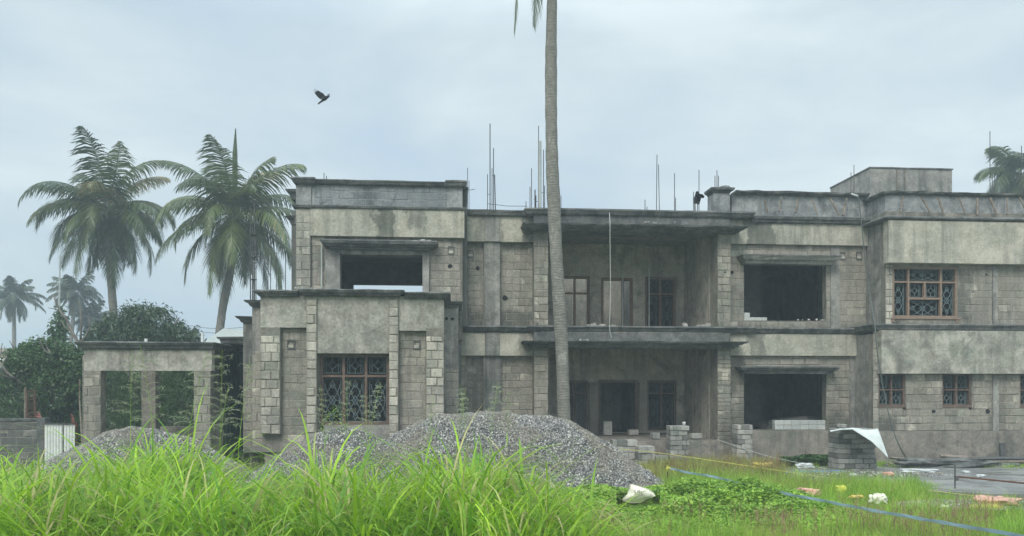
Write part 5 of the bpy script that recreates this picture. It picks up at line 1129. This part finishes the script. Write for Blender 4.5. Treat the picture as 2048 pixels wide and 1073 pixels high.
# bag (blue-grey bowl) on portico
def lump(name, label, cat, c, r, mat, seed, group=None, amp=.25, n=22, parent=None, flat=True, rot=0.0):
    """crumpled, sagging closed shape (sacks, bags, rubble)"""
    V = []; m_ = n * 2; cr_, sr_ = math.cos(rot), math.sin(rot)
    for i in range(n + 1):
        f = -math.pi / 2 + math.pi * i / n
        for j in range(m_):
            t = 2 * math.pi * j / m_; e_ = .62
            sx = lambda v: math.copysign(abs(v) ** e_, v)
            x, y, z = sx(math.cos(f)) * sx(math.cos(t)), sx(math.cos(f)) * sx(math.sin(t)), sx(math.sin(f))
            q = Vector((x, y, z)); nn = 1 + amp * mnoise.noise(q * 1.6 + Vector((seed, 0, 0))) + amp * .5 * mnoise.noise(q * 4.2 + Vector((0, seed, 0))) + amp * .25 * mnoise.noise(q * 9 + Vector((0, seed, 3)))
            nn -= amp * .55 * abs(mnoise.noise(q * 2.7 + Vector((seed * 2, 1, 0)))) + amp * .3 * abs(mnoise.noise(q * 6 + Vector((seed * 3, 1, 0)))); q = q * nn; a, b = q.x * r[0], q.y * r[1]; V.append((c.x + a * cr_ - b * sr_, c.y + a * sr_ + b * cr_, max(c.z + q.z * r[2], c.z - r[2] * .8)))
    Fc = [(i * m_ + j, i * m_ + (j + 1) % m_, (i + 1) * m_ + (j + 1) % m_, (i + 1) * m_ + j) for i in range(n) for j in range(m_)]
    m = MB(); m.add(V, Fc); o = m.build(name, mat, parent, True, base=None if parent else (c.x, c.y, c.z - r[2] * .8))
    return o if parent else tag(o, label, cat, group)
M['sack'] = simple('sack_cream', (.76, .73, .60), .75, .15, 12, bump=.01); M['sack_pink'] = simple('sack_pink', (.60, .34, .26), .8, .3, 7, bump=.01); M['sack_yellow'] = simple('sack_yellow', (.62, .48, .12), .75, .3, 7, bump=.01)
M['litter'] = simple('litter_white', (.6, .63, .62), .6, .25, 9, bump=.01); M['blue'] = simple('litter_blue', (.10, .22, .42), .6, .25, 9)
def gp_(px, py, z=0.0): return G(px, py, z)
# rubble on ledges
def rub(px, py, Y, n, sp_, label, s=(.03, .08), mat='rubble', seed=1):
    rng = random.Random(seed); root = empty('rubble_heap', (X(px, Y), Y, Z(px, py, Y)), label, 'rubble'); z0 = Z(px, py, Y); m = MB()
    for k in range(n):
        x = X(px, Y) + rng.gauss(0, sp_); q = rng.uniform(*s); m.box(x - q, x + q * 1.1, Y - q + rng.uniform(-.05, .05), Y + q, z0 - .005, z0 + q * rng.uniform(.8, 1.7), jit=q * .35)
    o = m.build('stones', M[mat], root); o['kind'] = 'stuff'
rub(1180, 655, .25, 12, .28, 'broken block pieces on the upper portico ledge beside the palm trunk', seed=1); rub(1418, 655, .25, 12, .2, 'broken pieces heaped at the right end of the upper portico ledge', seed=2)
rub(845, 486, -.95, 16, .10, 'pale cement crumbs on the hood over the upper left opening', (.015, .05), 'newblock', seed=3); rub(1170, 681, -.5, 7, .08, 'small pale crumbs on the lower portico canopy', (.015, .03), seed=4)
rub(1320, 447, -.6, 12, .3, 'plaster crumbs lying on the upper portico canopy', (.012, .03), 'parapet', seed=5); rub(1295, 446, -.6, 5, .05, 'short broken piece on the upper portico canopy', (.02, .04), seed=9)
rub(1625, 641, .1, 10, .25, 'mortar crumbs on the ledge of the upper right opening', (.01, .03), seed=6); rub(1560, 388, .1, 3, .1, 'broken block lying on the long parapet', (.03, .06), 'parapet', seed=7); rub(970, 425, .1, 3, .1, 'broken block on the roof edge left of the bars', (.03, .05), 'parapet', seed=8)
rub(600, 578, -2.9, 8, .1, 'crumbs on the left end of the bay cornice', (.01, .03), seed=10)
lump('sand_heap', 'grey sand heap inside the lower right opening', 'sand', Vector((X(1600, 1.2), 1.6, ZF0 + .1)), (1.2, .7, .45), M['inside'], 3)
# props under parapet coping
pr_ = [(1527, 397, 1531, 430), (1562, 396, 1553, 428), (1594, 398, 1586, 430), (1622, 398, 1630, 434), (1659, 398, 1672, 435), (1692, 398, 1680, 435), (1748, 400, 1758, 428)]
pw_ = [(1804, 393, 1795, 430), (1841, 396, 1854, 432), (1874, 397, 1880, 434), (1916, 397, 1923, 434), (1952, 398, 1947, 434), (1978, 397, 1985, 434), (2012, 397, 2007, 434), (2037, 396, 2046, 432)]
o_ = ('first', 'second', 'third', 'fourth', 'fifth', 'sixth', 'seventh', 'eighth')
for lst, Y_, wh in ((pr_, -.05, 'long parapet left of the wing'), (pw_, Yw + .0, "wing's parapet at right")):
    for i, (a, b, c, d_) in enumerate(lst):
        m = MB(); p0 = Vector((X(a, Y_), Y_ - .05, Z(a, b, Y_))); p1 = Vector((X(c, Y_), Y_ - .16, Z(c, d_, Y_) + .02)); m.tube([p0, (p0 + p1) / 2 + Vector((.004 * (i % 3 - 1), 0, 0)), p1], [.022 + .004 * (i % 3)] * 3, 5)
        tag(m.build('wooden_prop', M['timber'], None, base=p1), f'{o_[i]} wooden prop from the left leaning under the {wh}', 'prop', 'wooden props under the parapet coping')
# planks by the corner, hanging ropes
for i, (a, b) in enumerate(((1719, 1716), (1727, 1724))):
    m = MB(); p0, p1 = Vector((X(a, -.5), -.45, .0)), Vector((X(b + 5, -.1), -.1, Z(b, 772, -.1))); m.tube([p0, p1], .035, 4); tag(m.build('plank', M['timber'], None, base=p0), ('left', 'right')[i] + ' of two tall planks leaning in the corner by the wing', 'plank')
def rope(name, label, pts, r, mat, cat='rope'):
    m = MB(); P = [Vector(p) for p in pts]; Q = []
    for i in range(len(P) - 1):
        for k in range(6):
            t = k / 6; a, b = P[i], P[i + 1]; pa = P[i - 1] if i else a * 2 - b; pb2 = P[i + 2] if i + 2 < len(P) else b * 2 - a
            Q.append(.5 * ((2 * a) + (b - pa) * t + (2 * pa - 5 * a + 4 * b - pb2) * t * t + (3 * a - pa - 3 * b + pb2) * t ** 3))
    Q.append(P[-1]); m.tube(Q, r, 6); return tag(m.build(name, mat, None, base=P[0]), label, cat)
M['rope'] = simple('rope_pale', (.50, .52, .48), .8, .15, 9); M['cable'] = simple('cable_grey', (.10, .12, .11), .7, .2, 9); M['ystring'] = simple('string_yellow', (.65, .62, .10), .6, .1, 9)
Yq = -.75
rope('rope', 'pale rope hanging down from the roof edge across the portico', [(X(1219, -.47), -.47, Z(1219, 426, -.47)), (X(1219.5, -.7), -.7, Z(1219, 436, -.7)), (X(1220, Yq - .22), Yq - .22, Z(1219, 447, Yq - .22))] + [(X(a, Yq - .25), Yq - .25, Z(a, b, Yq - .25)) for a, b in ((1220, 480), (1220.5, 520), (1221, 600), (1219, 645), (1220, 664), (1223, 675))], .008, M['rope'])
rope('cable', 'long dark cable hanging from the parapet over the wing corner down to the ground', [(X(a, y), y, Z(a, b, y)) for a, b, y in ((1706, 388, -.3), (1716, 392, -.5), (1722, 440, -.5), (1730, 520, -.6), (1738, 580, -.7), (1750, 655, -1.3), (1754, 700, -1.4), (1765, 770, -1.4), (1783, 850, -1.5), (1800, 895, -1.6))] + [tuple(G(1818, 925))], .016, M['cable'])
tube_end = MB(); tube_end.tube([(X(1704, -.3), -.28, Z(1704, 388, -.3)), (X(1716, -.5), -.5, Z(1716, 393, -.5))], .03, 6)
tag(tube_end.build('pipe', M['pvc'], None, base=(X(1704, -.3), -.28, Z(1704, 388, -.3))), 'short pale pipe end poking over the parapet above the hanging cable', 'pipe')
for i, (px, a, b) in enumerate(((1298, 535, 655), (1245, 540, 655))):
    m = MB(); Y_ = 2.2; m.tube([(X(px, Y_), Y_, ZL1 - .08), (X(px + 2, Y_), Y_ + .1, Z(px, a, Y_))], .022, 6); tag(m.build('pole', M['pvc'], None, base=(X(px, Y_), Y_, ZL1)), ('thin pale pole standing before the upper right portico window', 'thin pole standing in the upper middle portico opening')[i], 'pole')
# ================================================================== YARD THINGS
# white sheet on the pillar
ptsS = [(1660, 862, 18.0), (1680, 858, 18.2), (1700, 857.5, 18.3), (1756, 857, 18.3), (1765, 880, 18.0), (1776, 914, 17.6), (1762, 900, 17.7), (1745, 885, 17.8), (1730, 872, 17.9), (1712, 862, 18.0), (1690, 860, 18.0)]
top = [W(1660, 862, 18.0), W(1680, 858.3, 18.2), W(1705, 857, 18.45), W(1735, 857, 18.5), W(1756, 857, 18.4), W(1766, 884, 18.1), W(1776, 914, 17.8)]
low_ = [W(1661, 862.5, 17.95), W(1682, 859.6, 17.8), W(1705, 860, 17.6), W(1722, 868, 17.5), W(1742, 882, 17.5), W(1760, 898, 17.6), W(1775.5, 914, 17.79)]
m = MB(); V = []
for r in range(7):
    for a, b in zip(top, low_): V.append(a.lerp(b, r / 6) + Vector((0, 0, .02 * math.sin(r * 1.1 + a.x * 6))))
Fc = [(r * 7 + i, r * 7 + i + 1, (r + 1) * 7 + i + 1, (r + 1) * 7 + i) for r in range(6) for i in range(6)]
m.add(V, Fc); m.add([v - Vector((0, 0, .008)) for v in V], [f[::-1] for f in Fc])
tag(m.build('plastic_sheet', simple('sheet_white', (.70, .74, .70), .5, .12, 5), None, True, base=top[3]), 'curled white sheet draped over the block pillar in the yard', 'sheet')
c = W(1683, 856, 18.5); lump('stone', 'dark stone holding down the white sheet on the pillar', 'stone', c + Vector((0, 0, .04)), (.11, .08, .06), M['inside'], 5)
# ribbon, stakes, strings
st = GD(1335.5, 15.7); m = MB(); m.tube([st, W(1334.5, 926, 15.7)], .012, 6); tag(m.build('iron_stake', M['rust'], None, base=st), 'thin rusty iron stake with a yellow knot beside the gravel pile', 'stake')
m = MB(); kn = W(1335, 936, 15.65); rgk = random.Random(4)
def ribbon(m, pts, wv, t=.003, tw=0.0):
    V = []
    for i, p in enumerate(pts):
        a_ = tw * math.sin(i * 1.7); q_ = wv * math.cos(a_) + FW * wv.length * math.sin(a_); V += [p + q_ * .5, p - q_ * .5]
    n = len(pts); Fc = [(2 * i, 2 * i + 1, 2 * i + 3, 2 * i + 2) for i in range(n - 1)]
    m.add(V, Fc); m.add([v + FW * t for v in V], [f[::-1] for f in Fc])
ribbon(m, [W(1334, 930, 15.66), W(1336, 934, 15.6), W(1341, 938, 15.6), W(1347, 941, 15.6), W(1350, 948, 15.6)], Vector((0, 0, .035))); ribbon(m, [W(1333, 944, 15.64), W(1334, 938, 15.6), W(1337, 934, 15.6)], RT * .045); m.tube([kn - Vector((0, 0, .02)), kn + Vector((0, 0, .03))], .022, 7)
tag(m.build('ribbon_knot', M['ystring'], None, base=kn), 'yellow plastic ribbon knotted on the rusty stake', 'ribbon')
M['bluerib'] = simple('ribbon_blue', (.22, .32, .36), .45, .1, 4)
rp = [W(1338, 937, 15.65), W(1365, 943, 15.2), W(1420, 953, 14.4), W(1480, 966, 13.7), W(1530, 979, 13.1), W(1575, 988, 12.4), W(1640, 1001, 11.7), W(1700, 1013, 11.0), W(1780, 1027, 10.3), W(1860, 1041, 9.65), W(1960, 1058, 8.9), W(2060, 1076, 8.2), W(2250, 1105, 7.2)]
rp2 = []
for i in range(len(rp) - 1):
    for k in range(4):
        q = rp[i].lerp(rp[i + 1], k / 4); q.z += .012 * mnoise.noise(Vector((i * 4 + k, 0, 3.3)) * .45); rp2.append(q)
rp2.append(rp[-1]); m = MB(); ribbon(m, rp2, (Vector((0, 0, .050)) + FW * .015), tw=.75); tag(m.build('boundary_ribbon', M['bluerib'], None, base=rp[0]), 'long flat blue-grey ribbon stretched from the rusty stake to the bottom right corner', 'ribbon')
rope('string', 'thin yellow string stretched low across the yard to the pink sack', [W(a, b, D) for a, b, D in ((1238, 898, 19.5), (1330, 908, 18.4), (1460, 927, 17.4), (1560, 942, 16.8), (1700, 962, 15.8), (1830, 978, 15.0), (1956, 993, 14.2), (2060, 1005, 13.6))], .006, M['ystring'], 'string')
rope('string', 'thin pale string from the portico floor to the foot of the block pillar', [W(a, b, D) for a, b, D in ((1433, 879, 20.5), (1500, 902, 19.9), (1550, 916, 19.5), (1620, 931, 19.0), (1690, 947, 18.4))], .006, M['rope'], 'string')
m = MB(); a, b = G(1545, 948, .08), G(1690, 944, .08)
ribbon(m, [a.lerp(b, t / 8) + Vector((0, 0, .02 * (t % 2))) for t in range(9)], Vector((0, .10, .05))); tag(m.build('plastic_strip', M['blue'], None, base=a), 'dark blue plastic strip lying on wet ground before the pillar', 'plastic strip')
# stake and bar at right
s0 = GD(1910, 15.2); fr = empty('low_rail', s0, 'low rusty bar on a short stake above the wet slab at right', 'rail'); m = MB(); m.tube([s0, W(1910, 930, 15.2)], .014, 6); m.build('stake', M['rebar'], fr)
m = MB(); m.tube([W(1908, 953, 15.2), W(1960, 958, 15.0), W(2060, 968, 14.6), W(2200, 982, 14.0)], .02, 6); m.build('bar', M['rust'], fr); m = MB(); q = W(1913, 957, 15.15); m.tube([q + Vector((0, 0, .05)), q - Vector((0, 0, .05))], .035, 6); m.build('clamp', M['rebar'], fr)
for i, (px, py, pt) in enumerate(((1669, 945, 896), (1801, 962, 935))):
    a = G(px, py); D_ = EYE * F / (py - HOR); m = MB(); m.tube([a, W(px, pt, D_)], .009, 5); tag(m.build('iron_stake', M['rust' if i == 0 else 'pvc'], None, base=a), ('thin iron stake close to the left side of the block pillar', 'short pale stake in the grass right of the pillar')[i], 'stake')
# timber debris along the wing
for i, (a, b, c, d_, z0, z1, r, lb) in enumerate(((1778, 918, 2048, 926, .12, .16, .05, 'long board lying along the foot of the wing wall'), (1780, 905, 1930, 925, .28, .1, .035, 'thin pole sloping down along the wing wall'), (1900, 925, 2100, 934, .22, .2, .06, 'dark beam lying in front of the wing wall at right'), (1880, 908, 1990, 925, .3, .15, .06, 'short dark plank propped on the debris'), (1790, 930, 1960, 922, .1, .12, .03, 'pale batten on the ground before the wing wall'))):
    D0, D1_ = 19.3 + .1 * i, 19.5 + .12 * i; p0, p1 = GD(a, D0, z0), GD(c, D1_, z1); m = MB(); m.tube([p0, p0.lerp(p1, .5) + Vector((0, 0, .02)), p1], r, 4); tag(m.build('timber', M['timber' if i != 2 else 'rebar'], None, base=p0), lb, 'timber')
m = MB(); q = GD(1902, 19.9); m.box(q.x - .5, q.x + .5, q.y - .1, q.y + .3, 0, .10, jit=.04); 
p = GD(2006, 19.9); m2 = MB(); m2.box(p.x - .06, p.x + .06, p.y, p.y + .08, 0, .62, jit=.01); tag(m2.build('board', M['rebar'], None, base=p), 'short dark upright board leaning on the wing wall', 'board')
lump('sand_heap', 'low dark heap of sand at the foot of the wing wall', 'sand', GD(1895, 19.3, .1), (1.5, .4, .16), M['dark'], 8, amp=.6)
for i, (px, py, r, mat, lb) in enumerate(((1530, 938, (.28, .16, .09), 'sack_yellow', 'yellow crumpled sack lying before the plastered plinth'), (1608, 936, (.2, .12, .07), 'litter', 'white crumpled plastic lying before the plinth'), (1862, 932, (.45, .12, .08), 'litter', 'long white plastic sheet crumpled on the grass before the wing'), (1905, 928, (.16, .1, .09), 'sack', 'pale bag end at the right of the crumpled plastic'), (1840, 945, (.42, .1, .05), 'litter', 'flat white litter at the edge of the wet yard'), (2012, 928, (.18, .12, .07), 'blue', 'pale blue bag by the timber at right'),
        (1706, 953, (.08, .06, .04), 'litter', 'scrap of white paper on the wet ground right below the pillar'), (1932, 946, (.10, .06, .03), 'litter', 'flat white scrap on the wet yard left of the rusty stake'), (1826, 926, (.12, .08, .05), 'sack', 'cream rag in the weeds by the hanging cable'),
        (1776, 952, (.12, .1, .05), 'sack_pink', 'small pinkish litter right of the pillar base'), (1962, 954, (.1, .06, .03), 'litter', 'small scrap on the wet slab behind the rusty bar'))):
    if i in (5,): M['blue2'] = simple('litter_pale_blue', (.22, .40, .52), .6); mat = 'blue2'
    lump('litter_bag', lb, 'litter', G(px, py, .08) + Vector((0, 0, r[2] * .7)), r, M[mat], 20 + i, amp=.5)
for i, (px, py, D, r, mat, lb) in enumerate(((1617, 985, 13.7, (.20, .14, .07), 'sack_pink', 'pinkish crumpled bag in the creeper by the blue ribbon'), (1681, 979, 14.2, (.085, .07, .08), 'ystring', 'small bright yellow bag in the grass'), (1757, 999, 13.0, (.14, .1, .10), 'sack', 'white and yellow knotted bag in the grass right of the ribbon'), (1712, 994, 13.3, (.12, .05, .03), 'sack_yellow', 'strip of yellow litter between the two small bags'), (1888, 1016, 12.6, (.07, .05, .05), 'sack', 'tiny cream scrap in the grass near the gravel patch'))):
    lump('litter_bag', lb, 'litter', W(px, py, D), r, M[mat], 40 + i, amp=.5)
# pink sack over yellow sack at right
q = W(1990, 1003, 13.0); lump('sack', 'faded pink striped sack lying across the gravel patch at right', 'sack', q, (.36, .25, .08), M['sack_pink'], 51, amp=.35, rot=-.2)
q2 = W(1972, 1017, 12.7); sk = lump('sack', 'yellow sack with dark print partly under the pink sack', 'sack', q2, (.30, .12, .06), M['sack_yellow'], 52, amp=.25, rot=-.1)
def text(txt, loc, size, rz, rx, mat, parent, sx=1.0, ext=.0015):
    cu = bpy.data.curves.new('lettering', 'FONT'); cu.body = txt; cu.size = size; cu.extrude = ext; cu.align_x = 'CENTER'; cu.align_y = 'CENTER'; t = bpy.data.objects.new('tmp', cu); col.objects.link(t)
    bpy.context.view_layer.update(); dg = bpy.context.evaluated_depsgraph_get(); me = bpy.data.meshes.new_from_object(t.evaluated_get(dg)); bpy.data.objects.remove(t, do_unlink=True)
    o = bpy.data.objects.new('lettering', me); col.objects.link(o); me.materials.clear(); me.materials.append(mat); o.parent = parent; o.rotation_euler = (rx, 0, rz); o.scale = (sx, 1, 1); o.location = Vector(loc) - wloc(parent); return o
# the cement bag near the camera
cb = W(1275, 992, 12.6); bagr = empty('cement_bag', (cb.x, cb.y, 0), 'crumpled cream cement bag with dark print in front of the gravel pile', 'bag')
prof = [(1259, 968), (1268, 970), (1283, 974), (1298, 979), (1308, 986), (1311, 993), (1300, 997), (1290, 1001), (1281, 1006), (1262, 1007), (1247, 1003), (1244, 999), (1254, 990), (1258, 980)]
V = []; n = len(prof); cx, cy = 1277, 989
for r in range(7):
    f = r / 6
    for i, (a, b) in enumerate(prof):
        V.append(W(cx + (a - cx) * f, cy + (b - cy) * f, 12.6 - .12 * (1 - f * f) + .012 * math.sin(a * .5 + r * 2) + .02 * mnoise.noise(Vector((a * .12, b * .12, r)))))
Fc = [(r * n + i, r * n + (i + 1) % n, (r + 1) * n + (i + 1) % n, (r + 1) * n + i) for r in range(6) for i in range(n)]
k = len(V); V2 = [v + FW * (.02 + .2 * (1 - (i // n) / 6)) for i, v in enumerate(V)]
m = MB(); m.add(V, Fc); m.add(V2, [f[::-1] for f in Fc]); m.f += [(6 * n + i, k + 6 * n + i, k + 6 * n + (i + 1) % n, 6 * n + (i + 1) % n) for i in range(n)]
m.build('sack_body', M['sack'], bagr, True); M['ink'] = simple('ink_dark', (.09, .08, .06), .8, .1); M['ink_red'] = simple('ink_red', (.32, .09, .05), .8, .1)
tp_ = W(1279, 984, 12.455); text('Ultr', tp_, .085, -TH - .0, math.radians(86), M['ink'], bagr, 1.25); text('CEMENT', W(1277, 990.5, 12.44), .032, -TH, math.radians(86), M['ink'], bagr, 1.2)
# ================================================================== BIRD
bp = lambda a, b, d=0.0: W(600 + a / 17.88, 160 + b / 17.88, 17.0 + d)
bird = empty('crow', bp(860, 660), 'black crow flying with wings raised in the open sky', 'bird')
m = MB(); ax = [(640, 870, .012), (700, 825, .018), (790, 755, .022), (840, 700, .042), (880, 670, .052), (930, 635, .045), (970, 620, .030), (1000, 612, .028), (1025, 603, .022), (1045, 597, .009), (1078, 586, .003)]
m.tube([bp(a, b) for a, b, r in ax], [r for a, b, r in ax], 12)
def wing(pts, dfun, th=.012):
    n = len(pts); A = [bp(a, b, dfun(a, b)) for a, b in pts]; B2 = [p + FW * th for p in A]; m.add(A + B2, [tuple(range(n)), tuple(range(n, 2 * n))[::-1]] + [(i, i + n, (i + 1) % n + n, (i + 1) % n) for i in range(n)])
dn = lambda a, b: -.0007 * max(0, 880 - a) * .6
for q in ([(930, 610), (900, 580), (845, 500), (700, 640), (735, 700), (765, 690), (800, 610), (840, 680)], [(845, 500), (800, 470), (740, 445), (640, 620), (700, 680), (730, 660)], [(740, 445), (690, 405), (640, 395), (575, 550), (640, 620), (690, 560)], [(640, 395), (650, 420), (610, 470), (575, 550), (535, 485), (500, 455), (560, 440), (590, 430)], [(640, 410), (600, 380), (545, 322), (535, 330), (585, 385), (610, 425)], [(600, 420), (560, 400), (485, 345), (480, 355), (540, 405), (590, 435)], [(600, 440), (560, 445), (505, 452), (520, 465), (570, 480)], [(640, 385), (655, 370), (680, 405), (660, 420)], [(930, 600), (985, 565), (975, 520), (990, 520), (1010, 550), (1030, 540), (1012, 495), (1030, 492), (1072, 528), (1050, 552), (1010, 575), (960, 625)]):
    wing(q, dn if q[0][0] < 929 or q[0][1] > 605 else (lambda a, b: .08))
m.build('body', M['black'], bird)
# ================================================================== HAZE
m = MB(); m.box(-640, 640, -300, 640, -1.0, 19.5)
hz = bpy.data.materials.new('haze'); hz.use_nodes = True; t_ = hz.node_tree; t_.nodes.clear(); o_n = t_.nodes.new('ShaderNodeOutputMaterial'); pv = t_.nodes.new('ShaderNodeVolumePrincipled')
pv.inputs['Color'].default_value = (.78, .92, .97, 1); pv.inputs['Density'].default_value = .0036; pv.inputs['Anisotropy'].default_value = .0; t_.links.new(pv.outputs[0], o_n.inputs['Volume'])
tag(m.build('haze', hz), kind='stuff')
